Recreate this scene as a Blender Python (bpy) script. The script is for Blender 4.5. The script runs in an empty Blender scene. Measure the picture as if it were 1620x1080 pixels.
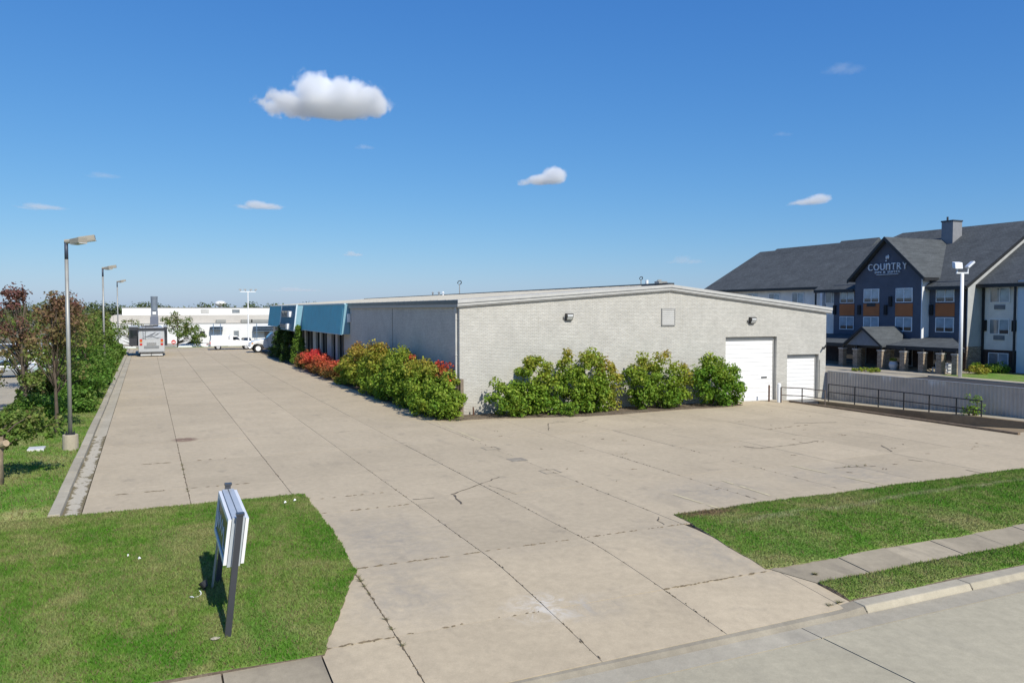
import bpy, bmesh, math, random
import numpy as np
from mathutils import Vector, Matrix

R = math.radians
random.seed(7)
rng = np.random.default_rng(7)
scn = bpy.context.scene
col = scn.collection

# ------------------------------------------------------------------ camera, sky, sun, exposure
CAM_H = 5.3
cam_d = bpy.data.cameras.new("camera")
cam = bpy.data.objects.new("camera", cam_d)
col.objects.link(cam)
cam_d.sensor_width = 36.0
cam_d.lens = 28.0
cam_d.clip_start = 0.1
cam_d.clip_end = 20000
cam.location = (0, 0, CAM_H)
cam.rotation_euler = (R(90 - 2.2725), 0, R(-24.642))
scn.camera = cam

SUN_AZ = R(8.0)          # light travels along +Y, turned this much towards -X
SUN_EL = R(42.0)
sun_dir = Vector((-math.sin(SUN_AZ) * math.cos(SUN_EL), math.cos(SUN_AZ) * math.cos(SUN_EL), -math.sin(SUN_EL)))
sun_d = bpy.data.lights.new("sun", 'SUN')
sun_d.energy = 4.9
sun_d.angle = R(0.55)
sun_d.color = (1.0, 0.945, 0.83)
sun = bpy.data.objects.new("sun", sun_d)
col.objects.link(sun)
sun.location = (20, -60, 80)
sun.rotation_euler = sun_dir.to_track_quat('-Z', 'Y').to_euler()

world = bpy.data.worlds.new("World")
scn.world = world
world.use_nodes = True
wn = world.node_tree
wn.nodes.clear()
w_sky = wn.nodes.new('ShaderNodeTexSky')
w_sky.sky_type = 'NISHITA'
w_sky.sun_disc = False
w_sky.sun_elevation = SUN_EL
w_sky.sun_rotation = math.pi - SUN_AZ
w_sky.altitude = 200
w_sky.air_density = 1.0
w_sky.dust_density = 0.5
w_sky.ozone_density = 8.0
w_bg = wn.nodes.new('ShaderNodeBackground')
w_bg.inputs['Strength'].default_value = 0.1
w_out = wn.nodes.new('ShaderNodeOutputWorld')
# the photograph's film response to the blue of the sky: one power curve per channel, the same in every direction
w_sep = wn.nodes.new('ShaderNodeSeparateColor')
w_com = wn.nodes.new('ShaderNodeCombineColor')
wn.links.new(w_sky.outputs[0], w_sep.inputs[0])
for i, (ref_in, ref_out, g) in enumerate(((10.0, 9.75, 1.16), (10.0, 8.7, 0.83), (10.0, 9.2, 0.48))):
    a_ = wn.nodes.new('ShaderNodeMath')
    a_.operation = 'DIVIDE'
    wn.links.new(w_sep.outputs[i], a_.inputs[0])
    a_.inputs[1].default_value = ref_in
    b_ = wn.nodes.new('ShaderNodeMath')
    b_.operation = 'POWER'
    wn.links.new(a_.outputs[0], b_.inputs[0])
    b_.inputs[1].default_value = g
    c_ = wn.nodes.new('ShaderNodeMath')
    c_.operation = 'MULTIPLY'
    wn.links.new(b_.outputs[0], c_.inputs[0])
    c_.inputs[1].default_value = ref_out
    wn.links.new(c_.outputs[0], w_com.inputs[i])
wn.links.new(w_com.outputs[0], w_bg.inputs[0])
wn.links.new(w_bg.outputs[0], w_out.inputs[0])

scn.view_settings.view_transform = 'Standard'
scn.view_settings.look = 'None'
scn.view_settings.exposure = 0.0
scn.view_settings.gamma = 1.0
scn.view_settings.use_curve_mapping = False
scn.render.engine = 'CYCLES'
scn.cycles.max_bounces = 24
scn.cycles.volume_bounces = 24
scn.cycles.volume_max_steps = 256


# ------------------------------------------------------------------ node helpers
def node(nt, typ, ins=None, **props):
    n = nt.nodes.new(typ)
    for k, v in props.items():
        setattr(n, k, v)
    for k, v in (ins or {}).items():
        s = n.inputs[k]
        if isinstance(v, bpy.types.NodeSocket):
            nt.links.new(v, s)
        else:
            s.default_value = v
    return n


def new_mat(name):
    m = bpy.data.materials.new(name)
    m.use_nodes = True
    nt = m.node_tree
    nt.nodes.clear()
    out = nt.nodes.new('ShaderNodeOutputMaterial')
    return m, nt, out


def c4(c):
    return (c[0], c[1], c[2], 1.0)


def ramp(nt, fac, stops, interp='LINEAR'):
    n = nt.nodes.new('ShaderNodeValToRGB')
    n.color_ramp.interpolation = interp
    el = n.color_ramp.elements
    while len(el) < len(stops):
        el.new(0.5)
    for e, (p, c) in zip(el, stops):
        e.position = p
        e.color = c4(c) if len(c) == 3 else c
    if fac is not None:
        nt.links.new(fac, n.inputs[0])
    return n.outputs[0]


def noise(nt, vec, scale, detail=5.0, rough=0.6, dist=0.0):
    return node(nt, 'ShaderNodeTexNoise', {'Vector': vec, 'Scale': scale, 'Detail': detail, 'Roughness': rough, 'Distortion': dist}).outputs[0]


def mathn(nt, op, a, b=0.0, c=0.0, clamp=False):
    n = nt.nodes.new('ShaderNodeMath')
    n.operation = op
    n.use_clamp = clamp
    for i, v in enumerate((a, b, c)):
        if isinstance(v, bpy.types.NodeSocket):
            nt.links.new(v, n.inputs[i])
        else:
            n.inputs[i].default_value = v
    return n.outputs[0]


def mixc(nt, fac, a, b, mode='MIX'):
    n = nt.nodes.new('ShaderNodeMix')
    n.data_type = 'RGBA'
    n.blend_type = mode
    for k, v in ((0, fac), (6, a), (7, b)):
        if isinstance(v, bpy.types.NodeSocket):
            nt.links.new(v, n.inputs[k])
        else:
            n.inputs[k].default_value = c4(v) if isinstance(v, tuple) and len(v) == 3 else v
    return n.outputs[2]


def mapr(nt, v, a, b, c=0.0, d=1.0):
    n = node(nt, 'ShaderNodeMapRange', {0: v, 1: a, 2: b, 3: c, 4: d})
    return n.outputs[0]


def pos(nt):
    return nt.nodes.new('ShaderNodeNewGeometry').outputs['Position']


def scaled(nt, vec, sx, sy, sz):
    n = nt.nodes.new('ShaderNodeVectorMath')
    n.operation = 'MULTIPLY'
    nt.links.new(vec, n.inputs[0])
    n.inputs[1].default_value = (sx, sy, sz)
    return n.outputs[0]


def principled(nt, out, ins):
    p = node(nt, 'ShaderNodeBsdfPrincipled', ins)
    nt.links.new(p.outputs[0], out.inputs[0])
    return p


def bump(nt, h, strength=0.3, dist=0.02):
    return node(nt, 'ShaderNodeBump', {'Height': h, 'Strength': strength, 'Distance': dist}).outputs[0]


_simple = {}


def simple(name, colr, rough=0.6, metal=0.0, var=0.12, scale=3.0, bmp=0.0, spec=0.5, dirt=0.0):
    """painted / metal / plastic surface with fine colour variation and wear"""
    if name in _simple:
        return _simple[name]
    m, nt, out = new_mat(name)
    co = nt.nodes.new('ShaderNodeTexCoord').outputs['Object']
    n1 = noise(nt, co, scale, 6, 0.65)
    k = mapr(nt, n1, 0.3, 0.7, 1.0 - var, 1.0 + var)
    cc = mixc(nt, 1.0, tuple(colr), k, 'MULTIPLY')
    if dirt > 0:
        n3 = noise(nt, scaled(nt, co, 1, 1, 0.35), scale * 0.6, 8, 0.7)
        cc = mixc(nt, mapr(nt, n3, 0.5, 0.8, 0, dirt), cc, (0.12, 0.10, 0.08))
    ins = {'Base Color': cc, 'Roughness': mapr(nt, n1, 0.2, 0.8, max(0.02, rough - 0.08), min(1, rough + 0.08)), 'Metallic': metal, 'Specular IOR Level': spec}
    if bmp > 0:
        ins['Normal'] = bump(nt, noise(nt, co, scale * 8, 4), bmp, 0.01)
    principled(nt, out, ins)
    _simple[name] = m
    return m


# ------------------------------------------------------------------ mesh helpers
class MB:
    def __init__(self):
        self.v = []
        self.f = []

    def add(self, vs, fs):
        o = len(self.v)
        self.v.extend([tuple(p) for p in vs])
        self.f.extend([tuple(i + o for i in f) for f in fs])
        return self

    def box(self, x0, x1, y0, y1, z0, z1):
        vs = [(x0, y0, z0), (x1, y0, z0), (x1, y1, z0), (x0, y1, z0), (x0, y0, z1), (x1, y0, z1), (x1, y1, z1), (x0, y1, z1)]
        return self.add(vs, [(0, 3, 2, 1), (4, 5, 6, 7), (0, 1, 5, 4), (1, 2, 6, 5), (2, 3, 7, 6), (3, 0, 4, 7)])

    def obox(self, c, u, v, w):
        c, u, v, w = Vector(c), Vector(u), Vector(v), Vector(w)
        vs = [c - u - v - w, c + u - v - w, c + u + v - w, c - u + v - w, c - u - v + w, c + u - v + w, c + u + v + w, c - u + v + w]
        return self.add(vs, [(0, 3, 2, 1), (4, 5, 6, 7), (0, 1, 5, 4), (1, 2, 6, 5), (2, 3, 7, 6), (3, 0, 4, 7)])

    def bar(self, a, b, w, h):
        """square bar from a to b, w wide, h high"""
        a, b = Vector(a), Vector(b)
        d = (b - a)
        up = Vector((0, 0, 1)) if abs(d.normalized().z) < 0.95 else Vector((1, 0, 0))
        s = d.cross(up).normalized()
        t = s.cross(d).normalized()
        return self.obox((a + b) / 2, d / 2, s * w / 2, t * h / 2)

    def ext(self, poly, vec):
        """extrude a 3-D polygon along vec"""
        n = len(poly)
        vec = Vector(vec)
        p = [Vector(q) for q in poly]
        vs = p + [q + vec for q in p]
        fs = [tuple(range(n))[::-1], tuple(range(n, 2 * n))]
        for i in range(n):
            j = (i + 1) % n
            fs.append((i, j, n + j, n + i))
        return self.add(vs, fs)

    def cyl(self, a, b, r0, r1=None, n=12, caps=True):
        a, b = Vector(a), Vector(b)
        r1 = r0 if r1 is None else r1
        d = (b - a).normalized()
        up = Vector((0, 0, 1)) if abs(d.z) < 0.95 else Vector((1, 0, 0))
        s = d.cross(up).normalized()
        t = d.cross(s).normalized()
        vs = []
        for q, r in ((a, r0), (b, r1)):
            for i in range(n):
                an = 2 * math.pi * i / n
                vs.append(q + s * (r * math.cos(an)) + t * (r * math.sin(an)))
        fs = [(i, (i + 1) % n, n + (i + 1) % n, n + i) for i in range(n)]
        if caps:
            fs += [tuple(range(n))[::-1], tuple(range(n, 2 * n))]
        return self.add(vs, fs)

    def tube(self, pts, radii, n=6):
        pts = [Vector(p) for p in pts]
        vs = []
        for i, p in enumerate(pts):
            d = (pts[min(i + 1, len(pts) - 1)] - pts[max(i - 1, 0)]).normalized()
            up = Vector((0, 0, 1)) if abs(d.z) < 0.9 else Vector((1, 0, 0))
            s = d.cross(up).normalized()
            t = d.cross(s).normalized()
            for k in range(n):
                an = 2 * math.pi * k / n
                vs.append(p + (s * math.cos(an) + t * math.sin(an)) * radii[i])
        fs = []
        for i in range(len(pts) - 1):
            for k in range(n):
                fs.append((i * n + k, i * n + (k + 1) % n, (i + 1) * n + (k + 1) % n, (i + 1) * n + k))
        fs += [tuple(range(n))[::-1], tuple(range((len(pts) - 1) * n, len(pts) * n))]
        return self.add(vs, fs)

    def sphere(self, c, r, sc=(1, 1, 1), nu=12, nv=8):
        vs, fs = [], []
        for j in range(nv + 1):
            th = math.pi * j / nv
            for i in range(nu):
                ph = 2 * math.pi * i / nu
                vs.append((c[0] + r * sc[0] * math.sin(th) * math.cos(ph), c[1] + r * sc[1] * math.sin(th) * math.sin(ph), c[2] + r * sc[2] * math.cos(th)))
        for j in range(nv):
            for i in range(nu):
                fs.append((j * nu + i, (j + 1) * nu + i, (j + 1) * nu + (i + 1) % nu, j * nu + (i + 1) % nu))
        return self.add(vs, fs)

    def loft(self, sections):
        """closed rings of equal length joined in order, ends capped"""
        n = len(sections[0])
        vs = [p for s in sections for p in s]
        fs = []
        for i in range(len(sections) - 1):
            for k in range(n):
                fs.append((i * n + k, i * n + (k + 1) % n, (i + 1) * n + (k + 1) % n, (i + 1) * n + k))
        fs += [tuple(range(n))[::-1], tuple(range((len(sections) - 1) * n, len(sections) * n))]
        return self.add(vs, fs)

    def mesh(self, name, mat, off=(0, 0, 0), smooth=False):
        me = bpy.data.meshes.new(name)
        me.from_pydata([(p[0] - off[0], p[1] - off[1], p[2] - off[2]) for p in self.v], [], self.f)
        bm = bmesh.new()
        bm.from_mesh(me)
        bmesh.ops.recalc_face_normals(bm, faces=bm.faces)
        bm.to_mesh(me)
        bm.free()
        if mat is not None:
            me.materials.append(mat)
        if smooth:
            for p in me.polygons:
                p.use_smooth = True
        me.update()
        return me

    def build(self, name, mat, parent=None, smooth=False, bevel=0.0, label=None):
        """link as ONE mesh object; coordinates are world ones, made relative to the root of parent"""
        off = (0, 0, 0)
        q = parent
        while q is not None and q.parent is not None:
            q = q.parent
        if q is not None and q.type == 'EMPTY':
            off = q.location
        o = bpy.data.objects.new(name, self.mesh(name, mat, off, smooth))
        col.objects.link(o)
        if parent is not None:
            o.parent = parent
        if bevel > 0:
            b = o.modifiers.new('bevel', 'BEVEL')
            b.width = bevel
            b.segments = 2
            b.limit_method = 'ANGLE'
        if label:
            o['label'] = label
        return o


def thing(name, label, cat, loc=(0, 0, 0), group=None, rotz=0.0):
    o = bpy.data.objects.new(name, None)
    col.objects.link(o)
    o.empty_display_size = 0.3
    o.location = loc
    o.rotation_euler = (0, 0, rotz)
    o['label'] = label
    o['category'] = cat
    if group:
        o['group'] = group
    return o


def tag(o, label, cat, group=None):
    o['label'] = label
    o['category'] = cat
    if group:
        o['group'] = group
    return o


def structure(o):
    o['kind'] = 'structure'
    return o


def stuff(o):
    o['kind'] = 'stuff'
    return o


def dup(root, loc, rotz=0.0, label=None, scale=None):
    r = root.copy()
    col.objects.link(r)
    r.location = loc
    r.rotation_euler = (0, 0, rotz)
    if scale:
        r.scale = scale
    if label:
        r['label'] = label
    for ch in list(root.children):
        c = ch.copy()
        col.objects.link(c)
        c.parent = r
        for g in list(ch.children):
            d = g.copy()
            col.objects.link(d)
            d.parent = c
    return r


def share(src, parent, loc):
    """another part that shares src's mesh"""
    o = bpy.data.objects.new(src.name.split('.')[0], src.data)
    col.objects.link(o)
    o.parent = parent
    o.location = loc
    return o


def zf(y):
    """the lot is level, the drive and verge fall to the street"""
    if y >= 15.5:
        return 0.0
    return -0.38 * min(1.0, (15.5 - y) / 4.7) ** 1.3


# ------------------------------------------------------------------ materials
def mat_concrete(name, a, b, rnd=0.10, marks=False, stain=0.5):
    m, nt, out = new_mat(name)
    p = pos(nt)
    n1 = noise(nt, p, 0.45, 7, 0.62, 0.4)
    n2 = noise(nt, p, 5.0, 9, 0.7)
    n3 = noise(nt, scaled(nt, p, 0.9, 0.25, 1), 1.4, 6, 0.6, 0.3)
    n4 = noise(nt, p, 45.0, 3, 0.6)
    c = mixc(nt, mapr(nt, n1, 0.32, 0.68), tuple(a), tuple(b))
    c = mixc(nt, 1.0, c, mapr(nt, n2, 0.25, 0.75, 0.86, 1.12), 'MULTIPLY')
    c = mixc(nt, mapr(nt, n3, 0.56, 0.78, 0, stain), c, (b[0] * 0.62, b[1] * 0.63, b[2] * 0.68))
    c = mixc(nt, mapr(nt, n3, 0.24, 0.40, stain * 0.6, 0), c, (a[0] * 1.12, a[1] * 1.12, a[2] * 1.12))
    c = mixc(nt, 1.0, c, mapr(nt, n4, 0.3, 0.7, 0.93, 1.06), 'MULTIPLY')
    oi = nt.nodes.new('ShaderNodeObjectInfo').outputs['Random']
    c = mixc(nt, 1.0, c, mapr(nt, oi, 0, 1, 1 - rnd, 1 + rnd * 0.6), 'MULTIPLY')
    if marks:
        n5 = noise(nt, p, 1.15, 3, 0.55, 0.2)
        n6 = noise(nt, p, 9.0, 4, 0.7)
        c = mixc(nt, mathn(nt, 'MULTIPLY', mapr(nt, n5, 0.62, 0.72), mapr(nt, n6, 0.35, 0.6, .1, .5)), c, (0.25, 0.215, 0.165))

        def spot(x, y, rx, ry, soft=0.5):
            v = nt.nodes.new('ShaderNodeVectorMath')
            v.operation = 'SUBTRACT'
            nt.links.new(p, v.inputs[0])
            v.inputs[1].default_value = (x, y, 0)
            s = scaled(nt, v.outputs[0], 1 / rx, 1 / ry, 0)
            ln = nt.nodes.new('ShaderNodeVectorMath')
            ln.operation = 'LENGTH'
            nt.links.new(s, ln.inputs[0])
            return mapr(nt, ln.outputs['Value'], 1.0 - soft, 1.0 + soft, 1.0, 0.0)
        nz = noise(nt, p, 2.6, 8, 0.75, 0.8)
        # spalled, chalky patch near the street
        f = mathn(nt, 'MULTIPLY', spot(6.7, 12.9, 0.75, 0.5, 0.5), mapr(nt, nz, 0.47, 0.60))
        c = mixc(nt, mathn(nt, 'MULTIPLY', f, 0.62), c, (0.64, 0.61, 0.55))
        # grey tyre grime along the left verge of the drive and at the right verge
        for sx, sy, rx, ry in ((4.9, 17.8, 1.2, 2.0), (4.3, 14.2, 0.9, 1.0), (11.4, 14.4, 0.8, 1.5), (14.9, 18.6, 1.6, 1.2), (20.5, 18.6, 2.0, 1.3), (7.5, 12.6, 0.5, 0.4)):
            f = mathn(nt, 'MULTIPLY', spot(sx, sy, rx, ry, 0.7), mapr(nt, nz, 0.35, 0.62))
            c = mixc(nt, mathn(nt, 'MULTIPLY', f, 0.5), c, (0.235, 0.222, 0.205))
        # rust spot on the lot far left
        f = mathn(nt, 'MULTIPLY', spot(1.35, 35.0, 0.45, 0.5, 0.3), mapr(nt, nz, 0.35, 0.5))
        c = mixc(nt, mathn(nt, 'MULTIPLY', f, 0.8), c, (0.16, 0.085, 0.06))
    principled(nt, out, {'Base Color': c, 'Roughness': 0.88, 'Specular IOR Level': 0.25,
                         'Normal': bump(nt, mathn(nt, 'ADD', n2, mathn(nt, 'MULTIPLY', n4, 0.4)), 0.25, 0.012)})
    return m


M_LOT = mat_concrete('lot_concrete', (0.505, 0.418, 0.290), (0.445, 0.368, 0.255), 0.065, True, 0.36)
M_STREET = mat_concrete('street_concrete', (0.455, 0.405, 0.288), (0.395, 0.352, 0.25), 0.05, False, 0.35)
M_CURB = mat_concrete('kerb_concrete', (0.46, 0.41, 0.31), (0.365, 0.325, 0.245), 0.08, False, 0.6)
M_WALK = mat_concrete('walk_concrete', (0.425, 0.362, 0.258), (0.285, 0.243, 0.175), 0.10, False, 0.8)
M_OLDCON = mat_concrete('stained_concrete', (0.36, 0.27, 0.165), (0.22, 0.165, 0.10), 0.1, False, 0.7)
M_FAR = mat_concrete('pale_pavement', (0.44, 0.385, 0.29), (0.36, 0.318, 0.24), 0.05, False, 0.4)
M_ASPH = mat_concrete('asphalt', (0.060, 0.060, 0.062), (0.045, 0.045, 0.047), 0.05, False, 0.3)


def mat_joint():
    m, nt, out = new_mat('joint_soil')
    p = pos(nt)
    n1 = noise(nt, p, 3.5, 6, 0.7)
    principled(nt, out, {'Base Color': ramp(nt, n1, [(0.3, (0.028, 0.023, 0.018)), (0.6, (0.060, 0.050, 0.038)), (0.75, (0.10, 0.085, 0.065))]), 'Roughness': 0.95, 'Specular IOR Level': 0.1})
    return m


M_JOINT = mat_joint()


def grass_colour(nt, p):
    n1 = noise(nt, p, 0.42, 6, 0.62, 0.8)
    n2 = noise(nt, p, 2.2, 8, 0.72, 0.5)
    n3 = noise(nt, scaled(nt, p, 1, 0.3, 1), 0.8, 5, 0.62, 0.5)
    c = ramp(nt, n1, [(0.30, (0.085, 0.225, 0.024)), (0.45, (0.160, 0.275, 0.048)), (0.58, (0.240, 0.295, 0.092)), (0.72, (0.340, 0.330, 0.145))])
    c = mixc(nt, mapr(nt, n2, 0.48, 0.70, 0, 0.7), c, (0.370, 0.325, 0.155))
    c = mixc(nt, mapr(nt, n2, 0.30, 0.44, 0.6, 0), c, (0.075, 0.185, 0.024))
    c = mixc(nt, mapr(nt, n3, 0.50, 0.66, 0, 0.75), c, (0.085, 0.240, 0.022))
    # a worn, dry line along the right lawn and a bare corner by the lot
    sx = node(nt, 'ShaderNodeSeparateXYZ', {0: p})
    dy = mathn(nt, 'ABSOLUTE', mathn(nt, 'SUBTRACT', mathn(nt, 'ADD', sx.outputs[1], mathn(nt, 'MULTIPLY', mathn(nt, 'SUBTRACT', n1, .5), 1.2)), 15.45))
    st = mathn(nt, 'MULTIPLY', mapr(nt, dy, .04, .22, 1, 0), mapr(nt, sx.outputs[0], 12.8, 14.0))
    c = mixc(nt, mathn(nt, 'MULTIPLY', st, mapr(nt, n2, .36, .6, .15, .75)), c, (0.42, 0.40, 0.24))
    v = nt.nodes.new('ShaderNodeVectorMath')
    v.operation = 'SUBTRACT'
    nt.links.new(p, v.inputs[0])
    v.inputs[1].default_value = (13.2, 16.6, 0)
    ln = nt.nodes.new('ShaderNodeVectorMath')
    ln.operation = 'LENGTH'
    nt.links.new(scaled(nt, v.outputs[0], 1 / 1.3, 1 / .4, 0), ln.inputs[0])
    f = mathn(nt, 'MULTIPLY', mapr(nt, ln.outputs['Value'], .5, 1.3, 1, 0), mapr(nt, n2, .38, .55))
    c = mixc(nt, f, c, (0.23, 0.165, 0.10))
    return c


def mat_grass_ground():
    m, nt, out = new_mat('lawn_turf')
    p = pos(nt)
    c = grass_colour(nt, p)
    n4 = noise(nt, p, 26, 5, 0.7)
    c = mixc(nt, 1.0, c, mapr(nt, n4, 0.3, 0.7, 0.72, 1.15), 'MULTIPLY')
    principled(nt, out, {'Base Color': c, 'Roughness': 0.95, 'Specular IOR Level': 0.1, 'Normal': bump(nt, n4, 0.8, 0.05)})
    return m


def mat_blades():
    m, nt, out = new_mat('grass_blades')
    p = pos(nt)
    c = grass_colour(nt, p)
    oi = nt.nodes.new('ShaderNodeObjectInfo').outputs['Random']
    c = mixc(nt, 1.0, c, mapr(nt, oi, 0, 1, 0.8, 1.5), 'MULTIPLY')
    c = mixc(nt, mapr(nt, oi, 0.86, 0.9), c, (0.26, 0.22, 0.11))
    d = node(nt, 'ShaderNodeBsdfDiffuse', {'Color': c})
    t = node(nt, 'ShaderNodeBsdfTranslucent', {'Color': c})
    mx = node(nt, 'ShaderNodeMixShader', {0: 0.35, 1: d.outputs[0], 2: t.outputs[0]})
    nt.links.new(mx.outputs[0], out.inputs[0])
    return m


M_TURF = mat_grass_ground()
M_BLADE = mat_blades()


def mat_soil():
    m, nt, out = new_mat('bed_mulch')
    p = pos(nt)
    n1 = noise(nt, p, 9, 8, 0.75)
    n2 = noise(nt, p, 1.2, 4)
    c = ramp(nt, n1, [(0.3, (0.07, 0.052, 0.038)), (0.5, (0.16, 0.125, 0.092)), (0.7, (0.27, 0.22, 0.165))])
    c = mixc(nt, mapr(nt, n2, 0.5, 0.7, 0, 0.6), c, (0.30, 0.255, 0.195))
    principled(nt, out, {'Base Color': c, 'Roughness': 0.97, 'Specular IOR Level': 0.1, 'Normal': bump(nt, n1, 1.0, 0.06)})
    return m


M_SOIL = mat_soil()


def mat_brick(name, face, face2, mort, bw=0.21, rh=0.0762, ms=0.011, bias=0.0, grime=0.35):
    m, nt, out = new_mat(name)
    p = pos(nt)
    sx = node(nt, 'ShaderNodeSeparateXYZ', {0: p})
    u = mathn(nt, 'ADD', sx.outputs[0], sx.outputs[1])
    v = node(nt, 'ShaderNodeCombineXYZ', {0: u, 1: sx.outputs[2], 2: 0.0}).outputs[0]
    br = node(nt, 'ShaderNodeTexBrick', {'Vector': v, 'Color1': c4(face), 'Color2': c4(face2), 'Mortar': c4(mort), 'Scale': 1.0, 'Mortar Size': ms, 'Mortar Smooth': 0.25, 'Bias': bias, 'Brick Width': bw, 'Row Height': rh})
    br.offset = 0.5
    c = br.outputs['Color']
    # weathering: cloudy blotches, course-wise streaks, worn paint
    n1 = noise(nt, p, 0.9, 7, 0.65, 0.3)
    n2 = noise(nt, scaled(nt, p, 1, 1, 6), 1.6, 6, 0.7)
    n3 = noise(nt, scaled(nt, p, 3.5, 3.5, 13), 1.0, 3, 0.6)
    c = mixc(nt, 1.0, c, mapr(nt, n1, 0.3, 0.7, 0.90, 1.07), 'MULTIPLY')
    c = mixc(nt, mapr(nt, n2, 0.54, 0.8, 0, grime), c, (face[0] * 0.66, face[1] * 0.67, face[2] * 0.66))
    c = mixc(nt, 1.0, c, mapr(nt, n3, 0.3, 0.7, 0.90, 1.08), 'MULTIPLY')
    n7 = noise(nt, scaled(nt, p, 5, 5, 0.25), 1.0, 4, 0.65)
    c = mixc(nt, mathn(nt, 'MULTIPLY', mapr(nt, n7, 0.55, 0.75, 0, 0.30), mapr(nt, sx.outputs[2], 2.0, 5.5, .15, 1)), c, (face[0] * .62, face[1] * .60, face[2] * .56))
    # splash-back dirt low on the wall
    lo = mathn(nt, 'MULTIPLY', mapr(nt, sx.outputs[2], 0.05, 0.7, 1, 0), mapr(nt, n1, 0.35, 0.6))
    c = mixc(nt, mathn(nt, 'MULTIPLY', lo, 0.35), c, (0.24, 0.2, 0.15))
    h = mathn(nt, 'ADD', mathn(nt, 'MULTIPLY', br.outputs['Fac'], -1.0), mathn(nt, 'MULTIPLY', n3, 0.5))
    principled(nt, out, {'Base Color': c, 'Roughness': 0.85, 'Specular IOR Level': 0.25, 'Normal': bump(nt, h, 0.7, 0.012)})
    return m


M_BRICK = mat_brick('painted_brick', (0.555, 0.540, 0.495), (0.500, 0.484, 0.442), (0.455, 0.441, 0.402))
M_STONE = mat_brick('ledge_stone', (0.44, 0.36, 0.27), (0.27, 0.21, 0.155), (0.12, 0.10, 0.08), 0.34, 0.14, 0.016, 0.0, 0.5)
M_DKSTONE = mat_brick('dark_brick', (0.10, 0.062, 0.048), (0.065, 0.042, 0.034), (0.05, 0.045, 0.04), 0.22, 0.085, 0.010, 0.0, 0.4)


def mat_siding(name, colr, pitch=0.2, vert=False):
    m, nt, out = new_mat(name)
    p = pos(nt)
    sx = node(nt, 'ShaderNodeSeparateXYZ', {0: p})
    if vert:
        t = mathn(nt, 'ADD', sx.outputs[0], sx.outputs[1])
    else:
        t = sx.outputs[2]
    fr = mathn(nt, 'FRACT', mathn(nt, 'DIVIDE', t, pitch))
    n1 = noise(nt, p, 1.1, 6, 0.6)
    c = mixc(nt, 1.0, tuple(colr), mapr(nt, n1, 0.3, 0.7, 0.9, 1.1), 'MULTIPLY')
    c = mixc(nt, mapr(nt, fr, 0.0, 0.1, 0.35, 0), c, (colr[0] * 0.5, colr[1] * 0.5, colr[2] * 0.5))
    principled(nt, out, {'Base Color': c, 'Roughness': 0.65, 'Specular IOR Level': 0.3, 'Normal': bump(nt, fr, 0.5, 0.02)})
    return m


M_NAVY = mat_siding('dark_blue_siding', (0.095, 0.108, 0.140))
M_GREYW = mat_siding('pale_grey_siding', (0.42, 0.43, 0.43))
M_WHITEW = mat_siding('white_siding', (0.76, 0.74, 0.69))
M_ORANGE = mat_siding('russet_panel', (0.46, 0.150, 0.05), 0.15, True)


def mat_shingle():
    m, nt, out = new_mat('roof_shingle')
    p = pos(nt)
    sx = node(nt, 'ShaderNodeSeparateXYZ', {0: p})
    u = mathn(nt, 'ADD', sx.outputs[1], mathn(nt, 'MULTIPLY', sx.outputs[0], 0.15))
    v = node(nt, 'ShaderNodeCombineXYZ', {0: u, 1: sx.outputs[2], 2: 0.0}).outputs[0]
    br = node(nt, 'ShaderNodeTexBrick', {'Vector': v, 'Color1': (0.098, 0.108, 0.114, 1), 'Color2': (0.074, 0.082, 0.087, 1), 'Mortar': (0.05, 0.055, 0.058, 1), 'Scale': 1.0, 'Mortar Size': 0.008, 'Brick Width': 0.3, 'Row Height': 0.085})
    n1 = noise(nt, p, 0.7, 7, 0.65)
    n2 = noise(nt, p, 7, 5, 0.7)
    c = mixc(nt, 1.0, br.outputs[0], mapr(nt, n1, 0.3, 0.7, 0.82, 1.2), 'MULTIPLY')
    c = mixc(nt, 1.0, c, mapr(nt, n2, 0.3, 0.7, 0.82, 1.2), 'MULTIPLY')
    principled(nt, out, {'Base Color': c, 'Roughness': 0.92, 'Specular IOR Level': 0.2, 'Normal': bump(nt, n2, 0.4, 0.03)})
    return m


M_SHINGLE = mat_shingle()


def mat_roofmetal(name, colr, axis=1, pitch=0.6):
    m, nt, out = new_mat(name)
    p = pos(nt)
    sx = node(nt, 'ShaderNodeSeparateXYZ', {0: p})
    n1 = noise(nt, p, 0.8, 6, 0.6)
    c = mixc(nt, 1.0, tuple(colr), mapr(nt, n1, 0.3, 0.7, 0.88, 1.08), 'MULTIPLY')
    principled(nt, out, {'Base Color': c, 'Roughness': 0.55, 'Specular IOR Level': 0.4})
    return m


M_ROOFW = mat_roofmetal('pale_roof_metal', (0.44, 0.42, 0.375))
M_BLUE = simple('blue_metal', (0.14, 0.46, 0.55), 0.5, 0.0, 0.10, 1.2, dirt=0.08)
M_BLUE2 = simple('shaded_blue_panel', (0.065, 0.20, 0.29), 0.5, 0.0, 0.10, 1.2)  # darker copy of the mansard blue, shade on the bay front put into colour
M_BLUETRIM = simple('pale_blue_trim', (0.36, 0.52, 0.60), 0.5, 0.0, 0.08)
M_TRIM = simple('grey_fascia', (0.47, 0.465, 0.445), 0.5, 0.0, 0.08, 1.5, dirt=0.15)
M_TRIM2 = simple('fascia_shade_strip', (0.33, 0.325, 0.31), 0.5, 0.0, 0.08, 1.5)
M_DOOR = simple('white_door_paint', (0.80, 0.80, 0.80), 0.4, 0.0, 0.03, 2.0)
M_DARK = simple('dark_metal', (0.025, 0.027, 0.03), 0.5, 0.2, 0.15)
M_BLACK = simple('black_rubber', (0.012, 0.012, 0.013), 0.8, 0.0, 0.2)
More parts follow.
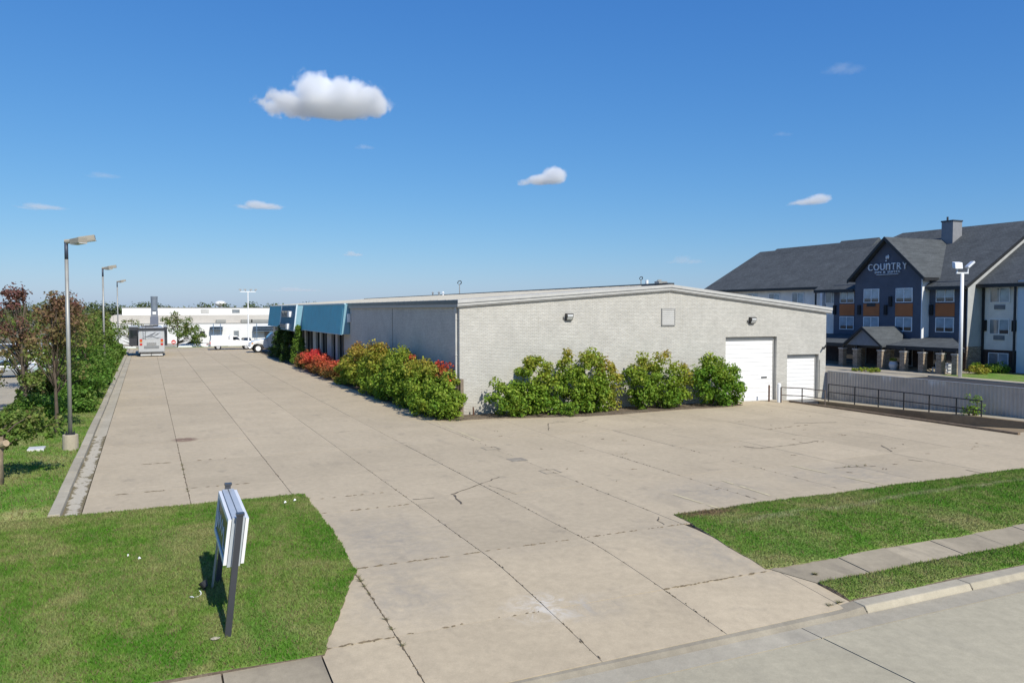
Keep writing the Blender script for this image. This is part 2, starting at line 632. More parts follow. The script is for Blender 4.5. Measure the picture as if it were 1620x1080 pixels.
M_GALV = simple('galvanised_steel', (0.33, 0.33, 0.31), 0.5, 0.35, 0.12, 2.0, dirt=0.15)
M_LAMPTAN = simple('tan_lamp_paint', (0.30, 0.275, 0.225), 0.55, 0.0, 0.1, 2.0)
M_WHITE = simple('white_paint', (0.78, 0.79, 0.80), 0.35, 0.0, 0.04)
M_WHITEM = simple('white_enamel', (0.74, 0.76, 0.78), 0.4, 0.0, 0.06, 2.0, dirt=0.1)
M_SILVER = simple('silver_paint', (0.46, 0.47, 0.48), 0.35, 0.1, 0.05)
M_CHARCOAL = simple('charcoal_paint', (0.05, 0.053, 0.062), 0.35, 0.1, 0.06)
M_WOOD = simple('weathered_timber', (0.21, 0.165, 0.125), 0.9, 0.0, 0.25, 6.0, 0.3)
M_RUST = simple('rusty_iron', (0.11, 0.055, 0.035), 0.85, 0.0, 0.25, 8.0)
M_RED = simple('red_lens', (0.55, 0.03, 0.02), 0.25)
M_AMBER = simple('amber_lens', (0.65, 0.28, 0.04), 0.25)
M_CHROME = simple('chrome', (0.6, 0.61, 0.62), 0.15, 0.9, 0.03)
M_LETTER = simple('pale_letter_acrylic', (0.74, 0.77, 0.80), 0.4, 0.0, 0.03)
M_FADED = simple('faded_sign_letters', (0.30, 0.30, 0.27), 0.7, 0.0, 0.3, 3.0)
M_TEAL = simple('pale_green_cabinet', (0.30, 0.40, 0.36), 0.55, 0.0, 0.06)
M_LENS = simple('lamp_lens', (0.55, 0.56, 0.55), 0.2, 0.0, 0.05)
M_YELLOW = simple('worn_yellow_paint', (0.56, 0.48, 0.30), 0.85, 0.0, 0.2, 6)
M_POT = simple('glazed_pot', (0.42, 0.46, 0.50), 0.25, 0.0, 0.1)


def mat_glass(name, colr, rough=0.04, spec=0.9):
    m, nt, out = new_mat(name)
    co = nt.nodes.new('ShaderNodeTexCoord').outputs['Object']
    n1 = noise(nt, co, 1.3, 3)
    c = mixc(nt, 1.0, tuple(colr), mapr(nt, n1, 0.3, 0.7, 0.75, 1.25), 'MULTIPLY')
    principled(nt, out, {'Base Color': c, 'Roughness': rough, 'Specular IOR Level': spec, 'Coat Weight': 0.6, 'Coat Roughness': 0.02})
    return m


M_GLASS = mat_glass('dark_glass', (0.015, 0.02, 0.026))
M_CURT = mat_glass('curtained_glass', (0.28, 0.37, 0.43), 0.12)
M_CURTD = mat_glass('grey_drape_glass', (0.20, 0.225, 0.245), 0.12)


def mat_fence():
    m, nt, out = new_mat('blue_grey_sheet')
    p = pos(nt)
    sx = node(nt, 'ShaderNodeSeparateXYZ', {0: p})
    n1 = noise(nt, p, 1.2, 6, 0.65)
    c = mixc(nt, mapr(nt, n1, 0.3, 0.7), (0.50, 0.455, 0.40), (0.40, 0.36, 0.315))
    # lime runs that start at the cap
    n2 = noise(nt, scaled(nt, p, 1, 5.0, 0.05), 2.0, 3, 0.8)
    h = mapr(nt, sx.outputs[2], 0.55, 1.6, 0.0, 1.0)
    grp = mapr(nt, noise(nt, scaled(nt, p, 0, 1, 0), 0.55, 2), 0.44, 0.60, 0.25, 1.0)
    runs = mapr(nt, mathn(nt, 'MULTIPLY', mathn(nt, 'MULTIPLY', n2, mathn(nt, 'POWER', h, 0.8)), grp), 0.40, 0.52, 0.0, 0.85)
    c = mixc(nt, runs, c, (0.62, 0.64, 0.65))
    # mud low down
    n3 = noise(nt, p, 2.0, 6, 0.7)
    lo = mathn(nt, 'MULTIPLY', mapr(nt, sx.outputs[2], 0.15, 0.6, 1, 0), mapr(nt, n3, 0.35, 0.65))
    c = mixc(nt, mathn(nt, 'MULTIPLY', lo, 0.6), c, (0.13, 0.12, 0.11))
    principled(nt, out, {'Base Color': c, 'Roughness': 0.6, 'Metallic': 0.0})
    return m


M_FENCE = mat_fence()


def mat_leaf(name, stops, trans=0.38, vary=0.35):
    m, nt, out = new_mat(name)
    at = nt.nodes.new('ShaderNodeAttribute')
    at.attribute_name = 'hue'
    rnd = nt.nodes.new('ShaderNodeNewGeometry').outputs['Random Per Island']
    f = mathn(nt, 'ADD', at.outputs['Fac'], mapr(nt, rnd, 0, 1, -0.10, 0.10), clamp=True)
    c = ramp(nt, f, stops)
    r2 = mathn(nt, 'FRACT', mathn(nt, 'MULTIPLY', rnd, 17.37))
    c = mixc(nt, 1.0, c, mapr(nt, r2, 0, 1, 1 - vary, 1 + vary), 'MULTIPLY')
    d = node(nt, 'ShaderNodeBsdfPrincipled', {'Base Color': c, 'Roughness': 0.6, 'Specular IOR Level': 0.25})
    t = node(nt, 'ShaderNodeBsdfTranslucent', {'Color': mixc(nt, 1.0, c, (1.25, 1.25, 0.8), 'MULTIPLY')})
    mx = node(nt, 'ShaderNodeMixShader', {0: trans, 1: d.outputs[0], 2: t.outputs[0]})
    nt.links.new(mx.outputs[0], out.inputs[0])
    return m


L_SHRUB = mat_leaf('shrub_leaf', [(0.0, (0.110, 0.240, 0.024)), (0.3, (0.255, 0.345, 0.042)), (0.55, (0.37, 0.32, 0.055)), (0.78, (0.42, 0.21, 0.06)), (1.0, (0.56, 0.065, 0.045))])
L_RED = mat_leaf('burning_bush_leaf', [(0.0, (0.10, 0.115, 0.03)), (0.35, (0.25, 0.13, 0.045)), (0.6, (0.62, 0.15, 0.075)), (1.0, (0.72, 0.07, 0.075))])
L_CEDAR = mat_leaf('cedar_foliage', [(0.0, (0.028, 0.062, 0.014)), (0.5, (0.06, 0.12, 0.02)), (1.0, (0.16, 0.27, 0.03))], 0.15)
L_TREE = mat_leaf('tree_leaf', [(0.0, (0.105, 0.225, 0.032)), (0.35, (0.170, 0.235, 0.050)), (0.6, (0.225, 0.180, 0.075)), (0.8, (0.220, 0.125, 0.080)), (1.0, (0.205, 0.095, 0.090))])
L_FAR = mat_leaf('distant_leaf', [(0.0, (0.07, 0.105, 0.038)), (0.5, (0.11, 0.14, 0.052)), (1.0, (0.165, 0.16, 0.07))], 0.2, 0.25)
M_BARK = simple('bark', (0.10, 0.075, 0.055), 0.95, 0.0, 0.3, 9.0, 0.6)
M_BARKL = simple('pale_bark', (0.24, 0.185, 0.125), 0.95, 0.0, 0.3, 7.0, 0.6)


# ------------------------------------------------------------------ foliage
def leaf_mesh(name, clusters, per, size, mat, hue_fn, seed=0, zmin=0.04, flat=0.5, off=(0, 0, 0)):
    r = np.random.default_rng(seed)
    cl = np.asarray(clusters, float)
    n = len(cl) * per
    c = np.repeat(cl, per, axis=0)
    d = r.normal(size=(n, 3))
    d /= np.linalg.norm(d, axis=1)[:, None]
    rad = c[:, 3] * (0.35 + 0.75 * r.random(n) ** 0.6)
    p = c[:, :3] + d * rad[:, None] * np.array([1, 1, 0.85])
    keep = p[:, 2] > zmin
    p, d = p[keep], d[keep]
    n = len(p)
    nor = d * 0.7 + np.array([0, 0, flat]) + r.normal(size=(n, 3)) * 0.5
    nor /= np.linalg.norm(nor, axis=1)[:, None]
    ax = np.cross(nor, r.normal(size=(n, 3)))
    ax /= np.linalg.norm(ax, axis=1)[:, None]
    bx = np.cross(nor, ax)
    s = size * (0.6 + 0.8 * r.random(n))[:, None]
    q = np.empty((n, 4, 3))
    q[:, 0] = p - ax * s * 0.5
    q[:, 1] = p + bx * s * 0.34 + nor * s * 0.10
    q[:, 2] = p + ax * s * 0.5 - nor * s * 0.12
    q[:, 3] = p - bx * s * 0.34 + nor * s * 0.10
    q -= np.array(off)
    me = bpy.data.meshes.new(name)
    me.vertices.add(n * 4)
    me.vertices.foreach_set('co', q.reshape(-1).astype(np.float32))
    me.loops.add(n * 4)
    me.loops.foreach_set('vertex_index', np.arange(n * 4, dtype=np.int32))
    me.polygons.add(n)
    me.polygons.foreach_set('loop_start', np.arange(0, n * 4, 4, dtype=np.int32))
    me.polygons.foreach_set('loop_total', np.full(n, 4, dtype=np.int32))
    at = me.attributes.new('hue', 'FLOAT', 'FACE')
    at.data.foreach_set('value', np.clip(hue_fn(p, r), 0, 1).astype(np.float32))
    me.materials.append(mat)
    me.update()
    me.validate()
    return me


def blob_clusters(blobs, m, cr, seed, shell=0.55, zmin=0.2):
    """m clumps spread through a list of ellipsoids (cx,cy,cz,rx,ry,rz), more towards the skin"""
    r = np.random.default_rng(seed)
    vol = np.array([b[3] * b[4] * b[5] for b in blobs]) ** 0.75
    out = []
    while len(out) < m:
        b = blobs[r.choice(len(blobs), p=vol / vol.sum())]
        d = r.normal(size=3)
        d /= np.linalg.norm(d)
        k = shell + (1.04 - shell) * r.random() ** 0.7
        q = np.array(b[:3]) + d * np.array(b[3:6]) * k
        if q[2] < zmin:
            continue
        out.append((*q, cr * (0.6 + 0.8 * r.random())))
    return out


def shrub(name, label, cat, base, blobs, m, per, cr, size, mat, hue_fn, seed, group, stems=7, zmin=0.04, scale_leaf='foliage'):
    t = thing(name, label, cat, base, group)
    kx = 1.07 if name == 'shrub' else 1.0
    W = [(base[0] + b[0] * (1.06 if kx > 1 else 1), base[1] + b[1], base[2] + b[2], b[3] * kx, b[4] * min(kx, 1.08), b[5]) for b in blobs]
    m = int(m * (1.25 if kx > 1 else 1))
    cl = blob_clusters(W, m, cr, seed, zmin=base[2] + .06)
    me = leaf_mesh('foliage', cl, per, size, mat, hue_fn, seed, base[2] + zmin, off=base)
    o = bpy.data.objects.new('foliage', me)
    col.objects.link(o)
    o.parent = t
    r = random.Random(seed)
    mb = MB()
    for i in range(stems):
        c = cl[r.randrange(len(cl))]
        a = Vector((base[0] + r.uniform(-0.25, 0.25), base[1] + r.uniform(-0.25, 0.25), base[2] - 0.05))
        b = Vector(c[:3])
        mid = (a * 0.55 + b * 0.45) + Vector((r.uniform(-.12, .12), r.uniform(-.12, .12), 0.25))
        mb.tube([a, mid, b], [0.028, 0.02, 0.006], 5)
    stuff(mb.build('stems', M_BARK, t))
    return t


def tree(name, label, base, h, blobs, m, per, cr, size, hue_fn, seed, group='trees along the left verge', mat=None, trunk_r=0.11, lean=(0, 0), bark=None, branches=26, cat='tree', flat=0.5):
    t = thing(name, label, cat, base, group)
    W = [(base[0] + b[0], base[1] + b[1], base[2] + b[2], b[3], b[4], b[5]) for b in blobs]
    cl = blob_clusters(W, m, cr, seed, 0.35, base[2] + 0.5)
    me = leaf_mesh('crown', cl, per, size, mat or L_TREE, hue_fn, seed, base[2] + 0.25, flat, off=base)
    o = bpy.data.objects.new('crown', me)
    col.objects.link(o)
    o.parent = t
    r = random.Random(seed)
    mb = MB()
    pts, rad = [], []
    for i in range(6):
        k = i / 5
        pts.append((base[0] + lean[0] * k + r.uniform(-.07, .07) * k * h * 0.3, base[1] + lean[1] * k + r.uniform(-.07, .07) * k * h * 0.3, base[2] - 0.1 + k * h * 0.85))
        rad.append(trunk_r * (1.25 - 0.25 * min(1, i)) * (1 - 0.8 * k))
    mb.tube(pts, rad, 8)
    for i in range(min(branches, len(cl))):
        c = Vector(cl[i][:3])
        k = min(0.92, max(0.22, (c.z - base[2]) / h * 0.72))
        j = k * 5
        i0 = int(j)
        a = Vector(pts[i0]).lerp(Vector(pts[min(5, i0 + 1)]), j - i0)
        mid = a.lerp(c, 0.5) + Vector((r.uniform(-.15, .15), r.uniform(-.15, .15), 0.18))
        r0 = trunk_r * 0.42 * (1 - k * 0.6)
        mb.tube([a, mid, c], [r0, r0 * 0.6, 0.008], 5)
    mb.build('trunk', bark or M_BARK, t, True)
    return t


# ------------------------------------------------------------------ ground, street, lot
def ground_sheet():
    ys = [-300, -20, 60, 118.5, 121, 135, 150, 220, 500, 1200, 3000, 8000]
    zs = [-1.0, -1.0, -0.75, -0.75, -0.8, -1.9, -2.7, -2.8, -2.8, -2.8, -2.8, -2.8]
    xs = [-8000, -1500, -200, -50, 0, 50, 200, 1500, 8000]
    mb = MB()
    for y, z in zip(ys, zs):
        for x in xs:
            mb.v.append((x, y, z))
    n = len(xs)
    for j in range(len(ys) - 1):
        for i in range(n - 1):
            mb.f.append((j * n + i, j * n + i + 1, (j + 1) * n + i + 1, (j + 1) * n + i))
    m, nt, out = new_mat('far_ground')
    n1 = noise(nt, pos(nt), 0.02, 8, 0.65)
    c = ramp(nt, n1, [(0.35, (0.10, 0.115, 0.06)), (0.5, (0.19, 0.17, 0.115)), (0.65, (0.26, 0.225, 0.165))])
    principled(nt, out, {'Base Color': c, 'Roughness': 0.95, 'Specular IOR Level': 0.1})
    return structure(mb.build('ground', m))


ground_sheet()


def grid_sheet(name, poly_x, ys, mat, dz=0.0, mound=0.0, follow=True):
    """strip of ground whose left/right edges vary with y: poly_x(y) -> (x0, x1)"""
    mb = MB()
    nx = 60
    for y in ys:
        x0, x1 = poly_x(y)
        for i in range(nx + 1):
            k = i / nx
            x = x0 + (x1 - x0) * k
            e = math.sin(math.pi * k) * mound
            mb.v.append((x, y, (zf(y) if follow else 0) + dz + e))
    for j in range(len(ys) - 1):
        for i in range(nx):
            a = j * (nx + 1) + i
            mb.f.append((a, a + 1, a + nx + 2, a + nx + 1))
    # skirt down so the sheet has a body
    return mb


def skirt(o, depth=0.3):
    """turn the free border of a turf sheet down into the soil"""
    bm = bmesh.new()
    bm.from_mesh(o.data)
    ed = [e for e in bm.edges if e.is_boundary]
    g = bmesh.ops.extrude_edge_only(bm, edges=ed)
    for v in g['geom']:
        if isinstance(v, bmesh.types.BMVert):
            v.co.z -= depth
        elif isinstance(v, bmesh.types.BMFace):
            v.material_index = 1
    o.data.materials.append(M_SOIL)
    bmesh.ops.recalc_face_normals(bm, faces=bm.faces)
    bm.to_mesh(o.data)
    bm.free()
    return o


def lerp_tab(tab, y):
    if y <= tab[0][0]:
        return tab[0][1]
    for (y0, x0), (y1, x1) in zip(tab, tab[1:]):
        if y <= y1:
            return x0 + (x1 - x0) * (y - y0) / (y1 - y0)
    return tab[-1][1]


LAWN_L_EDGE = [(12.64, 2.46), (14.2, 3.10), (15.75, 3.73), (18.4, 3.93), (23.03, 4.0)]


def frange(a, b, n):
    return [a + (b - a) * i / n for i in range(n + 1)]


def jit(t):
    return .016 * math.sin(2.3 * t) + .012 * math.sin(7.7 * t + 1) + .010 * math.sin(16.3 * t + 2) + .008 * math.sin(39 * t)


def lawn_left_x(y):
    return (-9.0 - 0.0 * y, lerp_tab(LAWN_L_EDGE, y) + .03 + jit(y * 1.6))


mb = grid_sheet('lawn', lawn_left_x, frange(12.605, 22.74, 110) + [22.9], M_TURF, 0.02, 0.06)
mb.v = [(x, (22.83 + (x + 1.62) * .0534 + jit(x * 1.7) if x > -1.6 else y) if y > 22.89 else (y + jit(x) * .4 if y < 12.62 else y), z) for x, y, z in mb.v]
LAWN_A = structure(mb.build('lawn', M_TURF, smooth=True))
mb = grid_sheet('lawn', lambda y: (-7.0 if y < 60 else -6.0, -2.37), frange(22.9, 122, 60), M_TURF, 0.025, 0.06)
LAWN_B = structure(mb.build('lawn', M_TURF, smooth=True))
mb = grid_sheet('lawn', lambda y: (-30, -7.0), frange(22.9, 44, 8), M_TURF, 0.02, 0.0)
LAWN_C = structure(mb.build('lawn', M_TURF, smooth=True))
mb = grid_sheet('lawn', lambda y: (-60, -9.0), frange(12.64, 22.9, 12), M_TURF, 0.03, 0.0)
structure(mb.build('lawn', M_TURF, smooth=True))

LAWN_R_EDGE = [(12.93, 11.85), (14.5, 11.97), (16.8, 12.36)]


def lawn_right():
    mb = MB()
    xs = frange(0, 1, 160)
    ys = frange(12.86, 16.85, 14)
    for y in ys:
        x0 = lerp_tab(LAWN_R_EDGE, y) - .03 + jit(y * 1.9)
        for k in xs:
            x = x0 + (60 - x0) * k ** 1.7
            e = math.sin(math.pi * (y - 12.9) / 3.95) * 0.10 * min(1, (x - x0) / 2.0)
            mb.v.append((x, y + math.sin(x * 1.3) * 0.04 + jit(x * 1.5), zf(y) + 0.015 + e))
    n = len(xs)
    for j in range(len(ys) - 1):
        for i in range(n - 1):
            a = j * n + i
            mb.f.append((a, a + 1, a + n + 1, a + n))
    return mb


LAWN_D = structure(lawn_right().build('lawn', M_TURF, smooth=True))


def verge_right():
    mb = MB()
    xs = frange(0, 1, 160)
    ys = frange(11.13, 11.96, 6)
    for y in ys:
        for k in xs:
            x = 12.33 + (60 - 12.33) * k ** 1.7
            e = math.sin(math.pi * (y - 11.13) / 0.83) * 0.04
            mb.v.append((x, y + math.sin(x * 1.7) * 0.02 + jit(x * 1.3) * .7, zf(y) + 0.018 + e))
    n = len(xs)
    for j in range(len(ys) - 1):
        for i in range(n - 1):
            a = j * n + i
            mb.f.append((a, a + 1, a + n + 1, a + n))
    return mb


LAWN_E = structure(verge_right().build('verge', M_TURF, smooth=True))


def grass_gn(name, base_obj, density, seed, blade_h, blade_r, xlim=None):
    """short mown blades on the turf, instanced by geometry nodes"""
    me = base_obj.data.copy()
    if xlim:
        bm = bmesh.new()
        bm.from_mesh(me)
        bmesh.ops.delete(bm, geom=[f for f in bm.faces if not (xlim[0] < f.calc_center_median().x < xlim[1])], context='FACES')
        bm.to_mesh(me)
        bm.free()
    o = bpy.data.objects.new(name, me)
    col.objects.link(o)
    stuff(o)
    ng = bpy.data.node_groups.new(name + '_nodes', 'GeometryNodeTree')
    ng.interface.new_socket('Geometry', in_out='INPUT', socket_type='NodeSocketGeometry')
    ng.interface.new_socket('Geometry', in_out='OUTPUT', socket_type='NodeSocketGeometry')
    gi = ng.nodes.new('NodeGroupInput')
    go = ng.nodes.new('NodeGroupOutput')
    dp = node(ng, 'GeometryNodeDistributePointsOnFaces', {'Density': density, 'Seed': seed})
    cone = node(ng, 'GeometryNodeMeshCone', {'Vertices': 3, 'Radius Bottom': blade_r, 'Depth': blade_h})
    cone.fill_type = 'NONE'
    sm = node(ng, 'GeometryNodeSetMaterial', {'Material': M_BLADE})
    rv = ng.nodes.new('FunctionNodeRandomValue')
    rv.data_type = 'FLOAT_VECTOR'
    rv.inputs[0].default_value = (-0.75, -0.75, 0)
    rv.inputs[1].default_value = (0.75, 0.75, 6.28)
    rs = ng.nodes.new('FunctionNodeRandomValue')
    rs.data_type = 'FLOAT'
    rs.inputs[2].default_value = 0.5
    rs.inputs[3].default_value = 1.35
    ip = ng.nodes.new('GeometryNodeInstanceOnPoints')
    L = ng.links.new
    L(gi.outputs[0], dp.inputs['Mesh'])
    L(dp.outputs['Points'], ip.inputs['Points'])
    L(cone.outputs['Mesh'], sm.inputs['Geometry'])
    L(sm.outputs[0], ip.inputs['Instance'])
    L(rv.outputs[0], ip.inputs['Rotation'])
    L(rs.outputs[1], ip.inputs['Scale'])
    L(ip.outputs[0], go.inputs[0])
    md = o.modifiers.new('grass', 'NODES')
    md.node_group = ng
    return o


grass_gn('grass', LAWN_A, 1500, 1, 0.055, 0.009, (-5.2, 10))
grass_gn('grass', LAWN_B, 200, 2, 0.08, 0.016)
grass_gn('grass', LAWN_D, 1000, 3, 0.055, 0.010, (0, 30))
grass_gn('grass', LAWN_E, 1100, 4, 0.06, 0.010, (0, 30))

for o_ in (LAWN_A, LAWN_B, LAWN_D, LAWN_E):
    skirt(o_)

# --- parking lot: soil sheet below, one slab of concrete per bay of joints
LOT = [(-1.62, 22.75), (4.0, 23.05), (3.95, 18.4), (3.73, 15.75), (3.1, 14.2), (2.46, 12.64), (2.46, 10.86), (12.3, 10.95), (12.31, 12.0), (11.85, 12.93), (11.97, 14.5), (12.36, 16.8),
       (37.3, 16.8), (37.3, 22.0), (33.75, 22.0), (33.75, 36.0), (14.3, 37.2), (14.15, 61), (14.4, 100), (14.4, 118.0), (-1.62, 118.0)]
JX = [-1.62, 1.02, 3.73, 6.6, 9.15, 12.0, 15.45, 18.6, 21.8, 25.0, 28.2, 31.4, 34.6, 37.3]
JY = [10.86, 12.8, 15.98, 20.75, 25.35, 29.95, 34.55] + [39.15 + 4.6 * i for i in range(18)]


def clip_rect(poly, x0, x1, y0, y1):
    def cut(pl, inside, inter):
        out = []
        for i in range(len(pl)):
            a, b = pl[i - 1], pl[i]
            ia, ib = inside(a), inside(b)
            if ib:
                if not ia:
                    out.append(inter(a, b))
                out.append(b)
            elif ia:
                out.append(inter(a, b))
        return out
    for ax, lim, sg in ((0, x0, 1), (0, x1, -1), (1, y0, 1), (1, y1, -1)):
        if not poly:
            return []
        def ins(p, ax=ax, lim=lim, sg=sg):
            return (p[ax] - lim) * sg >= 0
        def itr(a, b, ax=ax, lim=lim):
            t = (lim - a[ax]) / (b[ax] - a[ax])
            return (a[0] + (b[0] - a[0]) * t, a[1] + (b[1] - a[1]) * t)
        poly = cut(poly, ins, itr)
    out = []
    for p in poly:
        if not out or math.hypot(p[0] - out[-1][0], p[1] - out[-1][1]) > 0.02:
            out.append(p)
    return out


def area(pl):
    return abs(sum(pl[i - 1][0] * pl[i][1] - pl[i][0] * pl[i - 1][1] for i in range(len(pl)))) / 2


lot_mb = MB()
ROWS = frange(10.86, 16.0, 12) + [25, 40, 80, 118]
for y0, y1 in zip(ROWS, ROWS[1:]):
    pl = clip_rect(LOT, -1.7, 38, y0, y1)
    if len(pl) > 2:
        lot_mb.add([(x, y, zf(y) - 0.02) for x, y in pl], [tuple(range(len(pl)))])
parking_lot = structure(lot_mb.build('parking_lot', M_JOINT))

sr = random.Random(3)
for i in range(len(JX) - 1):
    for j in range(len(JY) - 1):
        gx = 0.007 if JY[j] < 40 else 0.009
        gy = 0.004
        y1 = min(JY[j + 1], 118.0)
        pl = clip_rect(LOT, JX[i] + gx, JX[i + 1] - gx, JY[j] + gy, y1 - gy)
        if len(pl) < 3 or area(pl) < 0.25:
            continue
        # the slabs of the falling drive are cut in rows so that they follow it
        dz = sr.uniform(-0.003, 0.003)
        ylo, yhi = min(p[1] for p in pl), max(p[1] for p in pl)
        rows = frange(ylo, yhi, 6) if ylo < 15.4 else [ylo, yhi]
        m_ = MB()
        for ya, yb in zip(rows, rows[1:]):
            q = clip_rect(pl, -50, 60, ya, yb) if len(rows) > 2 else pl
            n = len(q)
            if n < 3:
                continue
            m_.add([(x, y, zf(y) + dz) for x, y in q] + [(x, y, zf(y) - 0.10) for x, y in q],
                   [tuple(range(n))] + [(k, (k + 1) % n, n + (k + 1) % n, n + k) for k in range(n)
                                        if len(rows) == 2 or not (abs(q[k][1] - q[(k + 1) % n][1]) < 1e-5 and ylo + .01 < q[k][1] < yhi - .01)])
        m_.build('concrete_slab', M_LOT, parking_lot)

# cracks and rubbish in the joints
def crack(mbx, pts, w):
    r = random.Random(len(mbx.v))
    full = []
    for (a, b) in zip(pts, pts[1:]):
        n = max(2, int(math.dist(a, b) / 0.18))
        for k in range(n):
            t = k / n
            full.append((a[0] + (b[0] - a[0]) * t + r.uniform(-.03, .03), a[1] + (b[1] - a[1]) * t + r.uniform(-.03, .03)))
    full.append(pts[-1])
    for a, b in zip(full, full[1:]):
        dx, dy = b[0] - a[0], b[1] - a[1]
        L = math.hypot(dx, dy) or 1
        ww = w * r.uniform(0.4, 1.3) / 2
        nx, ny = -dy / L * ww, dx / L * ww
        mbx.add([(a[0] + nx, a[1] + ny, zf(a[1]) + .007), (a[0] - nx, a[1] - ny, zf(a[1]) + .007), (b[0] - nx, b[1] - ny, zf(b[1]) + .007), (b[0] + nx, b[1] + ny, zf(b[1]) + .007)], [(0, 1, 2, 3)])


cr = MB()
for l, w in [([(6.67, 21.24), (7.31, 21.19)], .03), ([(7.88, 21.36), (9.14, 22.24), (10.11, 23.0)], .045), ([(7.92, 21.25), (7.74, 20.19)], .05), ([(11.86, 16.83), (11.6, 16.5), (11.55, 16.14)], .03),
             ([(21.01, 24.2), (21.28, 23.61), (23.19, 23.68), (24.68, 24.0)], .06), ([(20.9, 19.61), (22.43, 19.27)], .04), ([(26.08, 22.19), (25.3, 21.02)], .06), ([(24.43, 19.61), (24.59, 19.15)], .05), ([(24.62, 17.56), (24.56, 16.9)], .05),
             ([(9.3, 22.0), (9.6, 20.6)], .02), ([(27.5, 28.2), (29.5, 27.6)], .06), ([(16.0, 31.0), (17.0, 33.0), (18.2, 33.2)], .03), ([(18.4, 32.6), (19.4, 33.4)], .03)]:
    crack(cr, l, w)
stuff(cr.build('cracks', simple('crack_dirt', (0.11, 0.09, 0.065), 0.95, 0, 0.3, 9), parking_lot))

db = MB()
r = random.Random(11)


def debris(x0, y0, x1, y1, n, s=0.05, z=0.0):
    for i in range(n):
        t = r.random()
        x, y = x0 + (x1 - x0) * t + r.gauss(0, .012), y0 + (y1 - y0) * t + r.gauss(0, .012)
        L = r.uniform(0.4, 2.0) * s
        dx, dy = (x1 - x0), (y1 - y0)
        q = math.hypot(dx, dy)
        dx, dy = dx / q, dy / q
        w = s * r.uniform(.2, .5)
        h = r.uniform(.008, .02)
        a, b = (x - dx * L, y - dy * L), (x + dx * L, y + dy * L)
        db.add([(a[0], a[1], zf(a[1]) + z + .006), (x - dy * w, y + dx * w, zf(y) + z + .006), (b[0], b[1], zf(b[1]) + z + .006), (x + dy * w, y - dx * w, zf(y) + z + .006), (x, y, zf(y) + z + .006 + h)],
               [(0, 1, 4), (1, 2, 4), (2, 3, 4), (3, 0, 4)])


debris(3.75, 15.98, 6.5, 15.98, 34, .05)
debris(6.65, 15.98, 12.2, 15.98, 46, .04)
debris(2.5, 12.8, 3.7, 12.8, 24, .05)
debris(3.75, 12.8, 6.5, 12.8, 14, .035)
debris(9.2, 12.8, 11.8, 12.8, 30, .055)
debris(4.1, 20.75, 6.4, 20.75, 10, .06)
debris(4.1, 22.4, 6.3, 22.4, 10, .05)
debris(3.73, 15.9, 3.73, 11.0, 60, .045)
debris(1.02, 23.2, 1.02, 34.0, 60, .05)
debris(3.73, 23.2, 3.73, 30.0, 14, .05)
debris(6.6, 11, 6.6, 30.0, 90, .03)
debris(9.15, 11, 9.15, 34.0, 90, .03)
debris(12.0, 17.5, 12.0, 36.0, 40, .04)
debris(15.45, 17.3, 15.45, 25.0, 30, .05)
debris(18.6, 17.3, 18.6, 26.0, 20, .05)
debris(-0.9, 29.95, 2.5, 29.95, 8, .09)
debris(-0.9, 25.35, 2.8, 25.35, 12, .07)
debris(25, 27.2, 28, 27.6, 14, .08)
for i in range(40):
    x, y = r.uniform(12, 31), r.uniform(18, 32)
    debris(x, y, x + r.uniform(.1, .5), y + r.uniform(-.2, .2), 2, .06)
stuff(db.build('joint_debris', simple('dead_weed', (0.16, 0.125, 0.08), 0.95, 0, 0.4, 14), parking_lot))

# tufts of dry grass growing in two joints
tf = MB()
for (x0, y0, x1, y1, n) in ((3.73, 15.6, 3.73, 12.0, 9), (1.02, 24, 1.02, 29.5, 7), (21.2, 19.6, 22.6, 19.5, 4), (12.55, 12.35, 12.65, 12.3, 4), (11.4, 11.1, 12.2, 11.15, 5)):
    for i in range(n):
        t = r.random()
        x, y = x0 + (x1 - x0) * t, y0 + (y1 - y0) * t
        for k in range(16):
            an = r.uniform(0, 6.28)
            L = r.uniform(.04, .13)
            h = r.uniform(.02, .07)
            w = .006
            tip = (x + math.cos(an) * L, y + math.sin(an) * L, zf(y) + h)
            tf.add([(x - math.sin(an) * w, y + math.cos(an) * w, zf(y)), (x + math.sin(an) * w, y - math.cos(an) * w, zf(y)), tip], [(0, 1, 2)])
stuff(tf.build('joint_weeds', simple('dry_grass', (0.17, 0.16, 0.06), 0.9, 0, 0.3, 9), parking_lot))

